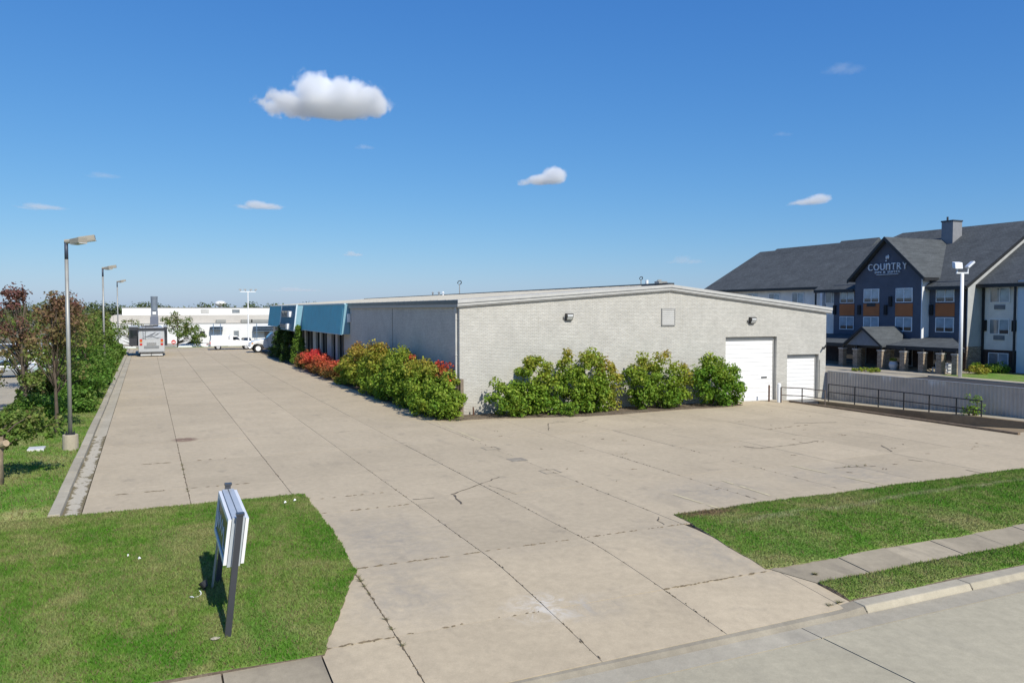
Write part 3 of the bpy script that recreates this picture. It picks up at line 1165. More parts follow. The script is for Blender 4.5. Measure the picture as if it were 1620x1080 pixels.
# patched squares cut in the slabs, faded yellow bay lines
for (x, y, s, fill) in ((11.9, 27.9, .30, 0), (11.85, 25.4, .30, 1), (11.95, 23.05, .30, 0)):
    m_ = MB()
    t = .05
    m_.box(x - s, x + s, y - s, y - s + t, 0.005, .009)
    m_.box(x - s, x + s, y + s - t, y + s, 0.005, .009)
    m_.box(x - s, x - s + t, y - s + t, y + s - t, 0.005, .009)
    m_.box(x + s - t, x + s, y - s + t, y + s - t, 0.005, .009)
    if fill:
        m_.box(x - s + t, x + s - t, y - s + t, y + s - t, 0.004, .007)
    m_.build('patch', simple('dark_patch', (0.29, 0.25, 0.19), 0.9, 0, 0.25, 5), parking_lot)
for (a, b) in (((12.34, 35.2), (12.22, 29.7)), ((16.19, 19.6), (16.09, 16.9)), ((13.68, 18.87), (13.82, 16.9)), ((19.9, 20.5), (20.2, 17.0))):
    m_ = MB()
    seg = 10
    for k in range(seg):
        if r.random() < .18:
            continue
        p0 = Vector((*a, 0)).lerp(Vector((*b, 0)), k / seg)
        p1 = Vector((*a, 0)).lerp(Vector((*b, 0)), (k + 1) / seg)
        w = r.uniform(.035, .055)
        m_.add([(p0.x - w, p0.y, .0085), (p0.x + w, p0.y, .0085), (p1.x + w, p1.y, .0085), (p1.x - w, p1.y, .0085)], [(0, 1, 2, 3)])
    m_.build('bay_line', M_YELLOW, parking_lot)

# --- kerb and broken gutter along the left of the lot
left_kerb = bpy.data.objects.new('kerb', None)
left_kerb = structure(MB().box(-2.38, -2.08, 22.95, 118, -0.3, -0.03).build('kerb', M_JOINT))
y = 22.95
while y < 117.8:
    y2 = min(y + 2.9, 118)
    m_ = MB()
    jog = r.uniform(-.012, .012)
    m_.ext([(-2.38 + jog, y + .012, -.05), (-2.07 + jog, y + .012, -.05), (-2.09 + jog, y + .012, .125), (-2.36 + jog, y + .012, .135)], (0, y2 - y - .024, 0))
    m_.build('kerb_stone', M_CURB, left_kerb, bevel=.015)
    y = y2


def mat_gutter():
    m, nt, out = new_mat('broken_gutter')
    p = pos(nt)
    n1 = noise(nt, scaled(nt, p, 1, .55, 1), 2.2, 9, 0.7, 1.2)
    n2 = noise(nt, p, 14, 5, 0.7)
    c = mixc(nt, mapr(nt, n2, .3, .7), (0.54, 0.49, 0.39), (0.42, 0.375, 0.29))
    sx = node(nt, 'ShaderNodeSeparateXYZ', {0: p})
    edge = mapr(nt, mathn(nt, 'ABSOLUTE', mathn(nt, 'ADD', sx.outputs[0], 1.86)), 0.08, 0.24, 0.0, 0.20)
    f = mapr(nt, mathn(nt, 'ADD', n1, edge), 0.555, 0.62)
    c = mixc(nt, f, c, ramp(nt, n2, [(.3, (0.13, 0.115, 0.06)), (.6, (0.22, 0.18, 0.11))]))
    principled(nt, out, {'Base Color': c, 'Roughness': .95, 'Specular IOR Level': .15, 'Normal': bump(nt, n1, .6, .03)})
    return m


m_ = MB()
ys_ = frange(22.9, 37.5, 30)
for y in ys_:
    m_.v += [(-2.08, y, .008), (-1.86, y, .002), (-1.63, y, .004)]
for k in range(len(ys_) - 1):
    for i in range(2):
        a = k * 3 + i
        m_.f.append((a, a + 1, a + 4, a + 3))
structure(m_.build('gutter', mat_gutter()))
m_ = MB()
m_.add([(-2.08, 37.5, .0), (-1.63, 37.5, .0), (-1.63, 118, .0), (-2.08, 118, .0)], [(0, 1, 2, 3)])
structure(m_.build('gutter', M_CURB))

# --- far kerb, grass strip beyond the lot
m_ = MB()
m_.box(-25, 14.4, 118.0, 118.35, -.4, .13)
structure(m_.build('kerb', M_CURB, bevel=.02))
m_ = MB()
m_.add([(-25, 118.35, .08), (60, 118.35, .08), (60, 123, .0), (-25, 123, .0), (60, 126, -.55), (-25, 126, -.55)], [(0, 1, 2, 3), (3, 2, 4, 5)])
structure(m_.build('grass_strip', M_TURF))
m_ = MB()
m_.add([(-60, 126, -.56), (90, 126, -.56), (90, 150, -2.0), (-60, 150, -2.0), (90, 196, -2.3), (-60, 196, -2.3)], [(0, 1, 2, 3), (3, 2, 4, 5)])
structure(m_.build('far_parking_lot', M_FAR))

# --- street, its kerb and the sidewalks
street = structure(MB().box(-60, 90, -30, 10.72, -.62, -.455).build('street', M_JOINT))
SX = [-20, -12, -4.5, 1.2, 10.66, 17.5, 24.4, 32, 42]
for i in range(len(SX) - 1):
    for (y0, y1) in ((10.22, 10.71), (5.6, 10.2), (0.5, 5.58), (-6, .48)):
        m_ = MB()
        d = r.uniform(-.003, .003)
        z = -.44 if y0 > 10 else -.432
        m_.box(SX[i] + .011, SX[i + 1] - .011, y0 + .006, y1 - .006, z - .1, z + (.003 if y0 > 10 else d))
        m_.build('street_slab', M_CURB if y0 > 10 else M_STREET, street)
kerb_r = structure(MB().box(12.35, 60, 10.75, 11.08, -.6, -.42).build('kerb', M_JOINT))
x = 12.35
while x < 59:
    m_ = MB()
    m_.ext([(x + .01, 10.72, -.47), (x + .01, 10.80, -.33), (x + .01, 11.10, -.325), (x + .01, 11.10, -.5), (x + .01, 10.72, -.5)], (2.98, 0, 0))
    m_.build('kerb_stone', M_CURB, kerb_r, bevel=.03)
    x += 3
# flared kerb end and dropped kerb across the drive
m_ = MB()
m_.ext([(11.5, 10.72, -.47), (11.5, 11.0, -.40), (11.5, 11.12, -.40), (11.5, 11.12, -.5), (11.5, 10.72, -.5)], (0, 0, 0.0001))
drop = MB()
secs = []
for x, zt in ((2.4, -.371), (11.3, -.371), (11.9, -.362), (12.34, -.327)):
    secs.append([(x, 10.72, -.5), (x, 10.72, -.462), (x, 10.82, zt - .02), (x, 10.95 if x < 11.5 else 11.08, zt), (x, 10.95 if x < 11.5 else 11.08, -.5)])
drop.loft(secs)
structure(drop.build('dropped_kerb', mat_concrete('worn_kerb', (0.36, 0.318, 0.24), (0.235, 0.205, 0.155), 0.05, False, 0.9)))

walk_r = structure(MB().add([(12.32, 11.97, zf(11.97) - .03), (60, 11.97, zf(11.97) - .03), (60, 12.9, zf(12.9) - .03), (11.9, 12.9, zf(12.9) - .03)], [(0, 1, 2, 3)]).build('sidewalk', M_JOINT))
x = 12.33
while x < 58:
    x0 = x + .008
    m_ = MB()
    y0, y1 = 11.99, 12.88
    xa = x0 if x > 12.4 else 11.9
    dz = r.uniform(-.008, .008)
    vs = [(x0, y0, zf(y0) + .012 + dz), (x + 1.49, y0, zf(y0) + .012 + dz), (x + 1.49, y1, zf(y1) + .012 + dz), (xa, y1, zf(y1) + .012 + dz)]
    m_.ext(vs, (0, 0, -.08))
    m_.build('walk_slab', M_WALK, walk_r)
    x += 1.5
walk_l = structure(MB().add([(-60, 11.3, zf(11.3) - .03), (2.44, 11.3, zf(11.3) - .03), (2.44, 12.62, zf(12.62) - .03), (-60, 12.62, zf(12.62) - .03)], [(0, 1, 2, 3)]).build('sidewalk', M_JOINT))
x = 2.44
while x > -20:
    m_ = MB()
    y0, y1 = 11.3, 12.6
    m_.ext([(x - 1.48, y0, zf(y0) + .01), (x - .01, y0, zf(y0) + .01), (x - .01, y1, zf(y1) + .01), (x - 1.48, y1, zf(y1) + .01)], (0, 0, -.08))
    m_.build('walk_slab', M_WALK, walk_l)
    x -= 1.5
m_ = MB()
m_.add([(-60, 10.72, -.40), (2.44, 10.72, -.40), (2.44, 11.3, zf(11.3) + .02), (-60, 11.3, zf(11.3) + .02)], [(0, 1, 2, 3)])
structure(m_.build('verge', M_TURF))

# --- planting beds (soil) round the warehouse
bed = MB()
fr = [(14.9, 35.6), (17, 35.0), (20, 34.3), (22, 34.3), (24, 34.5), (26, 34.6), (28.5, 34.4), (30.1, 34.8), (30.2, 36.3), (14.2, 37.28), (12.9, 37.0), (12.5, 36.2), (13.2, 35.6)]
bed.add([(x, y, .03) for x, y in fr] + [(x, y, -.02) for x, y in fr], [tuple(range(len(fr)))] + [(i, (i + 1) % len(fr), len(fr) + (i + 1) % len(fr), len(fr) + i) for i in range(len(fr))])
structure(bed.build('planting_bed', M_SOIL))
bed = MB()
fr = [(12.75, 37.0), (14.2, 37.3), (14.2, 60.9), (14.6, 61), (14.6, 118), (12.9, 118), (12.6, 98), (12.4, 75), (12.5, 55), (12.4, 45)]
bed.add([(x, y, .025) for x, y in fr] + [(x, y, -.02) for x, y in fr], [tuple(range(len(fr)))] + [(i, (i + 1) % len(fr), len(fr) + (i + 1) % len(fr), len(fr) + i) for i in range(len(fr))])
structure(bed.build('planting_bed', M_SOIL))

# --- ground by the hotel, and the neighbour's lot on the left
structure(MB().box(37.6, 61.0, 2, 47.2, -.9, -.42).build('hotel_driveway', M_ASPH))
structure(MB().box(37.6, 56.5, 47.2, 150, -.9, -.42).build('hotel_driveway', M_ASPH))
structure(MB().box(61.0, 62.3, 2, 47.2, -.9, -.33).build('hotel_walk', M_FAR))
structure(MB().box(62.3, 69.6, 2, 47.2, -.9, -.34).build('lawn', M_TURF))
structure(MB().box(69.6, 70.9, 2, 49.0, -.9, -.30).build('planting_bed', M_SOIL))
structure(MB().box(56.5, 60.6, 47.2, 150, -.9, -.38).build('hotel_forecourt', M_FAR))
structure(MB().box(60.6, 69.5, 47.2, 150, -.9, -.36).build('porch_floor', M_FAR))
structure(MB().box(-70, -7.0, 44, 150, -.9, -.05).build('neighbour_lot', M_FAR))

# ------------------------------------------------------------------ warehouse
A0 = Vector((14.22, 37.3, 0))
EV = Vector((0.99818, -0.060287, 0))
NV = Vector((-0.060287, -0.99818, 0))
FL = 23.22


def fw(s, d, z):
    q = A0 + EV * s + NV * d
    return (q.x, q.y, z)


def roof_z(s):
    return 5.77 + (6.67 - 5.77) * s / 12.2 if s < 12.2 else 6.67 - (6.67 - 5.38) * (s - 12.2) / 11.4


wh = thing('warehouse', 'long low warehouse of cream painted brick with shallow gabled roof', 'warehouse', (14.22, 37.3, 0))
# front wall with two door openings
D1 = (15.95, 19.55, 3.74)
D2 = (20.33, 22.68, 2.64)
REV = 0.28
w = MB()
S = [0, 4, 8, 12.2, D1[0], D1[1], D2[0], D2[1], FL]
top = lambda s: roof_z(s) - 0.06


def wq(s0, s1, z0a, z0b, z1a, z1b):
    w.add([fw(s0, 0, z0a), fw(s1, 0, z0b), fw(s1, 0, z1b), fw(s0, 0, z1a)], [(0, 1, 2, 3)])


for s0, s1 in zip(S, S[1:]):
    if (s0, s1) == D1[:2]:
        wq(s0, s1, D1[2], D1[2], top(s0), top(s1))
    elif (s0, s1) == D2[:2]:
        wq(s0, s1, D2[2], D2[2], top(s0), top(s1))
    else:
        wq(s0, s1, -1.3, -1.3, top(s0), top(s1))
for D, z0 in ((D1, -.05), (D2, -.1)):
    for s in D[:2]:
        w.add([fw(s, 0, z0), fw(s, -REV, z0), fw(s, -REV, D[2]), fw(s, 0, D[2])], [(0, 1, 2, 3)])
    w.add([fw(D[0], 0, D[2]), fw(D[1], 0, D[2]), fw(D[1], -REV, D[2]), fw(D[0], -REV, D[2])], [(0, 1, 2, 3)])
    w.add([fw(D[0], 0, z0 - 1.2), fw(D[1], 0, z0 - 1.2), fw(D[1], 0, z0 + .04), fw(D[0], 0, z0 + .04)], [(0, 1, 2, 3)])
    w.add([fw(D[0], 0, z0 + .04), fw(D[1], 0, z0 + .04), fw(D[1], -REV - .05, z0 + .04), fw(D[0], -REV - .05, z0 + .04)], [(0, 1, 2, 3)])
# left, right and back walls
YB = 104.0
w.add([(14.22, 37.3, -.2), (14.22, 60.95, -.2), (14.22, 60.95, 5.7), (14.22, 37.3, 5.7)], [(0, 1, 2, 3)])
w.add([(14.22, 60.95, -.2), (14.75, 60.95, -.2), (14.75, 60.95, 5.7), (14.22, 60.95, 5.7)], [(0, 1, 2, 3)])
xr, yr, _ = fw(FL, 0, 0)
w.add([(xr, yr, -1.3), (xr, YB, -1.3), (xr, YB, 5.2), (xr, yr, 5.2)], [(0, 1, 2, 3)])
w.add([(14.75, YB, -.2), (xr, YB, -.2), (xr, YB, 5.2), (26.4, YB, 6.5), (14.75, YB, 5.7)], [(0, 1, 2, 3, 4)])
w.build('wall', M_BRICK, wh)
# roof: two planes
rf = MB()
rx, ry, _ = fw(12.2, 0.12, 0)
lx, ly, _ = fw(-.12, 0.12, 0)
qx, qy, _ = fw(FL + .25, 0.12, 0)
rf.ext([(lx, ly, 5.80), (rx, ry, 6.69), (rx, YB, 6.69), (lx, YB, 5.80)], (0, 0, -.12))
rf.ext([(rx, ry, 6.69), (qx, qy, 5.39), (qx, YB, 5.39), (rx, YB, 6.69)], (0, 0, -.12))
roof = rf.build('roof', M_ROOFW, wh)
sm = MB()
y = 39
while y < 103:
    sm.ext([(lx, y, 5.805), (rx, y, 6.695), (rx, y + .05, 6.695), (lx, y + .05, 5.805)], (0, 0, .04))
    y += 1.2
stuff(sm.build('roof_seams', M_ROOFW, roof))
sm = MB()
sm.obox((rx, (ry + YB) / 2, 6.74), (.22, 0, 0), (0, (YB - ry) / 2, 0), (0, 0, .05))
sm.build('ridge_cap', M_CHARCOAL, roof)
# stepped fascia along the gable front
f1, f2 = MB(), MB()


def fascia(mbx, s0, s1, d0, d1, u, l):
    a, b = roof_z(max(s0, 0)) if s0 >= 0 else roof_z(0) + s0 * .07, roof_z(s1)
    mbx.add([fw(s0, d0, a + u), fw(s0, d1, a + u), fw(s0, d1, a + l), fw(s0, d0, a + l), fw(s1, d0, b + u), fw(s1, d1, b + u), fw(s1, d1, b + l), fw(s1, d0, b + l)],
            [(0, 1, 2, 3), (4, 7, 6, 5), (0, 4, 5, 1), (1, 5, 6, 2), (2, 6, 7, 3), (3, 7, 4, 0)])


for s0, s1 in ((-.14, 12.2), (12.2, FL + .3)):
    fascia(f1, s0, s1, .004, .20, .03, -.13)
    fascia(f1, s0, s1, .004, .15, -.135, -.27)
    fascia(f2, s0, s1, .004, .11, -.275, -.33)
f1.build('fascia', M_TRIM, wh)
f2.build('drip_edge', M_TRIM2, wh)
# left eave: gutter and soffit board
g_ = MB()
g_.box(14.06, 14.215, 37.2, 60.9, 5.60, 5.78)
g_.build('gutter', M_CHARCOAL, wh)
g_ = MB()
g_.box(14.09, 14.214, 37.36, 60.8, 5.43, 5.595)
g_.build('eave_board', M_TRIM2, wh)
# downspout by the corner, control joint in the brick
g_ = MB()
g_.box(14.10, 14.20, 37.55, 37.66, .3, 5.42)
for z in (1.2, 3.0, 4.8):
    g_.box(14.09, 14.216, 37.53, 37.68, z, z + .05)
g_.build('downspout', M_TRIM, wh)
g_ = MB()
g_.box(14.205, 14.216, 49.2, 49.235, .1, 5.4)
g_.build('control_joint', M_CHARCOAL, wh)
# dock and drive-in doors: one part per slat
for D, nsl, nm in ((D1, 14, 'tall'), (D2, 11, 'small')):
    door = MB()
    z0 = -.06 if nm == 'tall' else -.1
    # frame stops
    for s in (D[0] + .02, D[1] - .08):
        door.add([], [])
        door.obox(fw(s + .03, -REV + .03, (z0 + D[2]) / 2), EV * .03, NV * .03, (0, 0, (D[2] - z0) / 2 - .01))
    door.obox(fw((D[0] + D[1]) / 2, -REV + .04, D[2] - .11), EV * ((D[1] - D[0]) / 2 - .1), NV * .04, (0, 0, .095))
    dr = door.build('overhead_door', M_TRIM, wh)
    if nm == 'tall':
        dr['label'] = 'taller white sectional overhead door'
    else:
        dr['label'] = 'smaller white sectional overhead door at the dock'
    hgt = (D[2] - .22 - z0) / nsl
    wd = (D[1] - D[0]) - .17
    cx = (D[0] + D[1]) / 2 - .0
    for k in range(nsl):
        sl = MB()
        zc = z0 + hgt * (k + .5)
        sl.obox(fw(cx, -REV - .01, zc), EV * (wd / 2), NV * .03, (0, 0, hgt / 2 - .005))
        sl.build('door_slat', M_DOOR, dr, bevel=.012)
    bk = MB()
    bk.obox(fw(cx, -REV - .07, z0 + (D[2] - z0) / 2), EV * ((D[1] - D[0]) / 2), NV * .02, (0, 0, (D[2] - z0) / 2))
    bk.build('door_backing', simple('door_groove', (0.55, 0.55, 0.55), .6), dr)
    if nm == 'tall':
        hd = MB()
        hd.obox(fw(18.86, -REV + .035, 1.33), EV * .2, NV * .02, (0, 0, .035))
        hd.build('handle', M_DARK, dr)
# louvred vent
vt = MB()
vc = (12.1, 4.9)
for (ds, dz, hs, hz) in ((0, .45, .44, .03), (0, -.45, .44, .03), (-.41, 0, .03, .45), (.41, 0, .03, .45)):
    vt.obox(fw(vc[0] + ds, .035, vc[1] + dz), EV * hs, NV * .03, (0, 0, hz))
vent = vt.build('wall_vent', M_TRIM2, wh)
for k in range(8):
    sl = MB()
    zc = vc[1] - .37 + k * .106
    sl.obox(fw(vc[0], .03, zc), EV * .375, NV * .018 + Vector((0, 0, .012)), Vector((0, 0, .043)) - NV * .008)
    sl.build('louvre', M_TRIM, vent)
# wall packs, conduit
for i, (s, z) in enumerate(((6.0, 4.92), (17.72, 4.68))):
    t = thing('wall_light', ['boxy flood light on the cream brick left of the louvred vent', 'boxy flood light on the cream brick above the tall white door'][i], 'wall light', fw(s, 0, z), 'wall lights on the warehouse front')
    h = MB()
    h.ext([fw(s - .19, .004, z + .2), fw(s - .19, .24, z + .19), fw(s - .19, .27, z + .05), fw(s - .19, .12, z - .17), fw(s - .19, .004, z - .2)], EV * .38)
    h.build('housing', simple('bronze_housing', (0.05, 0.045, 0.04), .5), t, bevel=.015)
    h = MB()
    h.ext([fw(s - .15, .262, z + .13), fw(s - .15, .285, z + .05), fw(s - .15, .16, z - .14), fw(s - .15, .135, z - .12)], EV * .30)
    h.build('lens', M_LENS, t)
    h = MB()
    h.tube([fw(s - .3, .03, z + .02), fw(s - .3, .05, z - .1), fw(s - .2, .05, z - .15)], [.02, .02, .02], 6)
    h.build('conduit', M_DARK, t)
t = thing('security_camera', 'small dark camera bracket high on the brick right of the dock door', 'camera', fw(22.95, 0, 3.05))
h = MB()
h.tube([fw(22.95, .0, 3.02), fw(22.95, .16, 3.06), fw(23.05, .22, 3.14)], [.035, .03, .03], 6)
h.build('bracket', M_DARK, t)
h = MB()
h.cyl(fw(22.86, .2, 2.94), fw(23.02, .24, 3.18), .05, .05, 8)
h.build('camera_body', M_DARK, t)
m_ = MB()
m_.tube([fw(22.74, .03, 0.3), fw(22.74, .03, 2.3)], [.022, .022], 6)
m_.build('conduit', M_GALV, wh)

# ---- office end with blue mansard
off = MB()
off.add([(14.75, 60.95, -.2), (14.75, 104, -.2), (14.75, 104, 5.6), (14.75, 60.95, 5.6)], [(0, 1, 2, 3)])
office = thing('office_building', 'office end of the warehouse with blue metal mansard over dark glass', 'office building', (14.3, 80, 0))
off.build('wall', simple('shaded_recess', (0.10, 0.10, 0.105), .7), office)  # dark wall colour stands in for the shade inside the recess
# piers and glazing
py_ = [(61.0, 63.2, 14.28), (66.2, 67.0, 14.4), (68.6, 70.4, 14.4), (73.2, 73.9, 14.45), (75.6, 77.0, 14.4), (80.6, 81.4, 14.4), (84.6, 86.2, 14.4), (90.2, 91.2, 14.4), (94, 95.2, 14.4), (99.2, 101.2, 14.1)]
for (a, b, x) in py_:
    m_ = MB()
    m_.box(x, 14.74, a, b, -.1, 3.6)
    m_.build('pier', M_BRICK, office)
for (a, b) in zip(py_, py_[1:]):
    m_ = MB()
    y0, y1 = a[1], b[0]
    for yy in (y0, (y0 + y1) / 2 - .04, y1 - .08):
        m_.box(14.6, 14.72, yy, yy + .08, 0.1, 3.2)
    m_.box(14.6, 14.72, y0, y1, 3.2, 3.3)
    m_.box(14.6, 14.72, y0, y1, .0, .12)
    fr_ = m_.build('window', M_DARK, office)
    g_ = MB()
    g_.box(14.66, 14.69, y0 + .05, y1 - .05, .12, 3.2)
    g_.build('pane', M_GLASS, fr_)


def mansard(y0, y1, xt, xb, name, mat, z0=3.42, z1=5.72):
    m_ = MB()
    m_.ext([(xt, y0, z1), (xb, y0, z0), (14.75, y0, z0), (14.75, y0, z1)], (0, y1 - y0, 0))
    o = m_.build(name, mat, office)
    s_ = MB()
    yy = y0 + .35
    while yy < y1 - .1:
        d = Vector((xb - xt, 0, z0 - z1))
        nrm = Vector((z0 - z1, 0, -(xb - xt))).normalized()
        nrm = Vector((-abs(nrm.x), 0, abs(nrm.z)))
        s_.obox(Vector(((xt + xb) / 2, yy, (z0 + z1) / 2)) + nrm * .012, d / 2, (0, .018, 0), nrm * .014)
        yy += .4
    stuff(s_.build('standing_seams', mat, o))
    t_ = MB()
    t_.box(xt - .05, xt + .1, y0, y1, z1 - .02, z1 + .08)
    t_.box(xb - .03, xb + .05, y0, y1, z0 - .05, z0 - .001)
    t_.build('edge_trim', M_BLUETRIM, o)
    return o


mansard(61.0, 78.5, 13.85, 13.58, 'mansard', M_BLUE)
mansard(87.5, 101.8, 13.85, 13.58, 'mansard', M_BLUE)
# near end panel
m_ = MB()
m_.ext([(13.85, 60.985, 5.72), (13.58, 60.985, 3.42), (14.17, 60.985, 3.42), (14.17, 60.985, 5.72)], (0, -.03, 0))
m_.build('end_panel', simple('sunlit_blue_panel', (0.20, 0.37, 0.45), .5, 0, .06), office)  # paler blue paints in the sun on this end face
bay = mansard(78.52, 87.48, 13.2, 12.92, 'sign_bay', M_BLUE2, 3.3, 5.70)
m_ = MB()
m_.ext([(13.2, 78.5, 5.70), (12.92, 78.5, 3.3), (13.95, 78.5, 3.3), (13.95, 78.5, 5.70)], (0, -.04, 0))
m_.build('bay_side', simple('sunlit_blue_panel', (0.20, 0.37, 0.45), .5, 0, .06), office)  # same paler blue, sunlight put into the colour of the bay side
for (x0, x1, y) in ((13.2, 12.92, 78.47), (13.2, 12.92, 87.5), (13.92, 13.64, 78.45)):
    m_ = MB()
    m_.obox(((x0 + x1) / 2 - .02, y, 4.5), ((x1 - x0) / 2, 0, -1.22), (.06, 0, 0), (0, .09, 0))
    m_.build('corner_trim', simple('white_blue_trim', (0.55, 0.66, 0.72), .5), office)
# illegible raised letters (grey blocks) and two square logo boxes on the bay
sg = thing('office_sign', 'two rows of raised grey letters with white squares on shaded blue bay', 'sign', (13.1, 83, 3.5))


def bay_x(z):
    return 12.92 + (13.2 - 12.92) * (z - 3.3) / 2.4


for (z0, z1, ya, yb, n, sq) in ((4.55, 5.2, 82.1, 86.6, 5, 81.2), (3.45, 3.85, 82.3, 86.9, 6, 81.6)):
    st = (yb - ya) / n
    for k in range(n):
        y0 = ya + k * st + .1
        y1 = y0 + st - .2
        m_ = MB()
        xx = bay_x((z0 + z1) / 2) - .12
        tck = .13
        m_.box(xx - .05, xx + .1, y0, y0 + tck, z0, z1)
        if k % 2 == 0:
            m_.box(xx - .05, xx + .1, y1 - tck, y1, z0, z1)
            m_.box(xx - .04, xx + .1, y0 + tck, y1 - tck, z1 - tck, z1)
        else:
            m_.box(xx - .04, xx + .1, y0 + tck, y1, z1 - tck, z1)
            m_.box(xx - .04, xx + .1, y0 + tck, y1 - .1, (z0 + z1) / 2 - .05, (z0 + z1) / 2 + .06)
        m_.box(xx - .04, xx + .1, y0 + tck, y1 - tck, z0, z0 + tck)
        m_.build('letter', M_FADED, sg)
    m_ = MB()
    xx = bay_x((z0 + z1) / 2) - .3
    m_.box(xx, xx + .3, sq - .45, sq + .45, (z0 + z1) / 2 - .28, (z0 + z1) / 2 + .28)
    m_.build('logo_box', M_WHITE, sg)
# meter box where mansard meets brick
m_ = MB()
m_.box(14.0, 14.2, 60.55, 60.93, 4.35, 5.0)
tag(m_.build('meter_box', M_WHITEM, bevel=.02), 'small white box fixed high where brick wall meets blue mansard', 'utility box')

# timber posts and stake at the corner
m_ = MB()
m_.ext([(14.10, 36.86, 0), (14.27, 36.86, 0), (14.27, 37.03, 0), (14.10, 37.03, 0)], (0, 0, 1.86))
tag(m_.build('timber_post', M_WOOD, bevel=.015), 'grey weathered timber post standing at the corner of the brick warehouse', 'post')
m_ = MB()
m_.ext([(13.97, 36.98, 0), (14.08, 36.98, 0), (14.08, 37.12, 0), (13.97, 37.12, 0)], (0, 0, 1.84))
tag(m_.build('timber_post', simple('dark_timber', (0.075, 0.05, 0.035), .9, 0, .2, 6), bevel=.012), 'dark brown timber post tucked between the downspout and grey post', 'post')
m_ = MB()
m_.tube([fw(.62, .35, 0), fw(.6, .35, .45)], [.05, .035], 6)
tag(m_.build('iron_stake', M_RUST), 'short rusty iron stake by the foot of the brick front', 'stake')

# roof-top things
m_ = MB()
m_.cyl((26.4, 38.8, 6.6), (26.4, 38.8, 7.02), .09, .09, 12)
tag(m_.build('vent_pipe', M_WHITE), 'short white vent pipe standing on the ridge near the gable peak', 'vent pipe')
for i, (yy, zt, lb) in enumerate(((69.2, 7.95, 'thin mast with a ring on top, on the ridge far back'), (39.4, 7.22, 'thin dark mast on the ridge beside the white vent pipe'))):
    t = thing('roof_mast', lb, 'mast', (26.4, yy, 6.6), 'masts on the warehouse ridge')
    k = 1.0 if i == 0 else .55
    m_ = MB()
    m_.cyl((26.4, yy, 6.6), (26.4, yy, zt - .3 * k), .035 * k + .01, .03 * k + .01, 8)
    m_.build('pole', M_GALV, t)
    m_ = MB()
    pts = [(26.4 + math.cos(a) * .18 * k, yy - math.sin(a) * .08 * k, zt - .14 * k + math.sin(a) * .17 * k) for a in [R(-110 + 32 * q) for q in range(11)]]
    m_.tube(pts, [.035 * k + .006] * len(pts), 6)
    m_.build('ring', M_DARK, t)
m_ = MB()
x, yy, _ = fw(12.0, -.6, 0)
m_.obox((x, yy, 6.83), (.28, 0, 0), (0, .22, 0), (0, 0, .06))
m_.obox((x - .12, yy, 6.93), (.12, 0, 0), (0, .05, 0), (.05, 0, .05))
tag(m_.build('roof_bracket', M_GALV), 'small grey metal bracket mounted on the peak of the gable', 'bracket')
for i, (yy, xx) in enumerate(((71.5, 25.6), (73.8, 26.0), (76.5, 26.3))):
    m_ = MB()
    m_.cyl((xx, yy, 6.55), (xx, yy, 6.9 + .05 * i), .07, .07, 8)
    m_.cyl((xx, yy, 6.9 + .05 * i), (xx, yy, 7.02 + .05 * i), .16, .05, 8)
    tag(m_.build('roof_vent', M_GALV if i else M_WHITE), ['white capped roof vent, nearest of the little far vents', 'grey capped roof vent in the middle of three', 'grey capped roof vent, farthest back on the ridge'][i], 'roof vent', 'small vents far back on the ridge')

# ------------------------------------------------------------------ loading dock, rails, sheet fence
dock = structure(MB().add([(33.9, 22.0, .0), (36.05, 22.0, .0), (36.05, 36.0, -1.15), (33.9, 36.1, -1.15)], [(0, 1, 2, 3)]).build('dock_ramp', M_OLDCON))
m_ = MB()
m_.ext([(33.75, 22.0, .0), (33.75, 36.0, .0), (33.75, 36.0, -1.3), (33.75, 22, -.2)], (.16, 0, 0))
structure(m_.build('dock_edge', M_OLDCON))
m_ = MB()
m_.bar((33.62, 21.6, .05), (33.62, 34.9, .05), .16, .09)
tag(m_.build('timber_kerb', simple('brown_timber', (0.20, 0.145, 0.095), .9, 0, .3, 5), bevel=.015), 'long dark timber kerb along the edge of the dock pit', 'kerb')
m_ = MB()
m_.ext([(36.05, 10.0, -.2), (36.05, 36.0, -1.3), (36.05, 36.0, -.10), (36.05, 30, .02), (36.05, 25.0, .2), (36.05, 20, .28), (36.05, 10, .34)], (.3, 0, 0))
m_.build('retaining_wall', M_OLDCON)
tag(bpy.data.objects['retaining_wall'], 'low brown stained concrete wall on the far side of the dock ramp', 'wall')
m_ = MB()
for (ya, za), (yb, zb) in zip(((36, -.11), (30, .01), (25, .19), (20, .27)), ((30, .01), (25, .19), (20, .27), (5, .35))):
    m_.add([(36.34, ya, za), (37.6, ya, za), (37.6, yb, zb), (36.34, yb, zb)], [(0, 1, 2, 3)])
structure(m_.build('ledge', M_CURB))
# dock leveller + bumpers
t = thing('dock_leveller', 'grey steel dock leveller plate below the smaller white door', 'dock leveller', fw(21.5, .4, -.1))
m_ = MB()
m_.obox(fw(21.3, .45, -.14), EV * .95, NV * .44, (0, 0, .05))
m_.obox(fw(21.7, .85, -.38), EV * .6, NV * .05, (0, 0, .22))
m_.build('plate', M_CHARCOAL, t)
m_ = MB()
m_.obox(fw(22.55, .3, -.28), EV * .16, NV * .22, (0, 0, .17))
m_.build('bumper', M_BLACK, t)
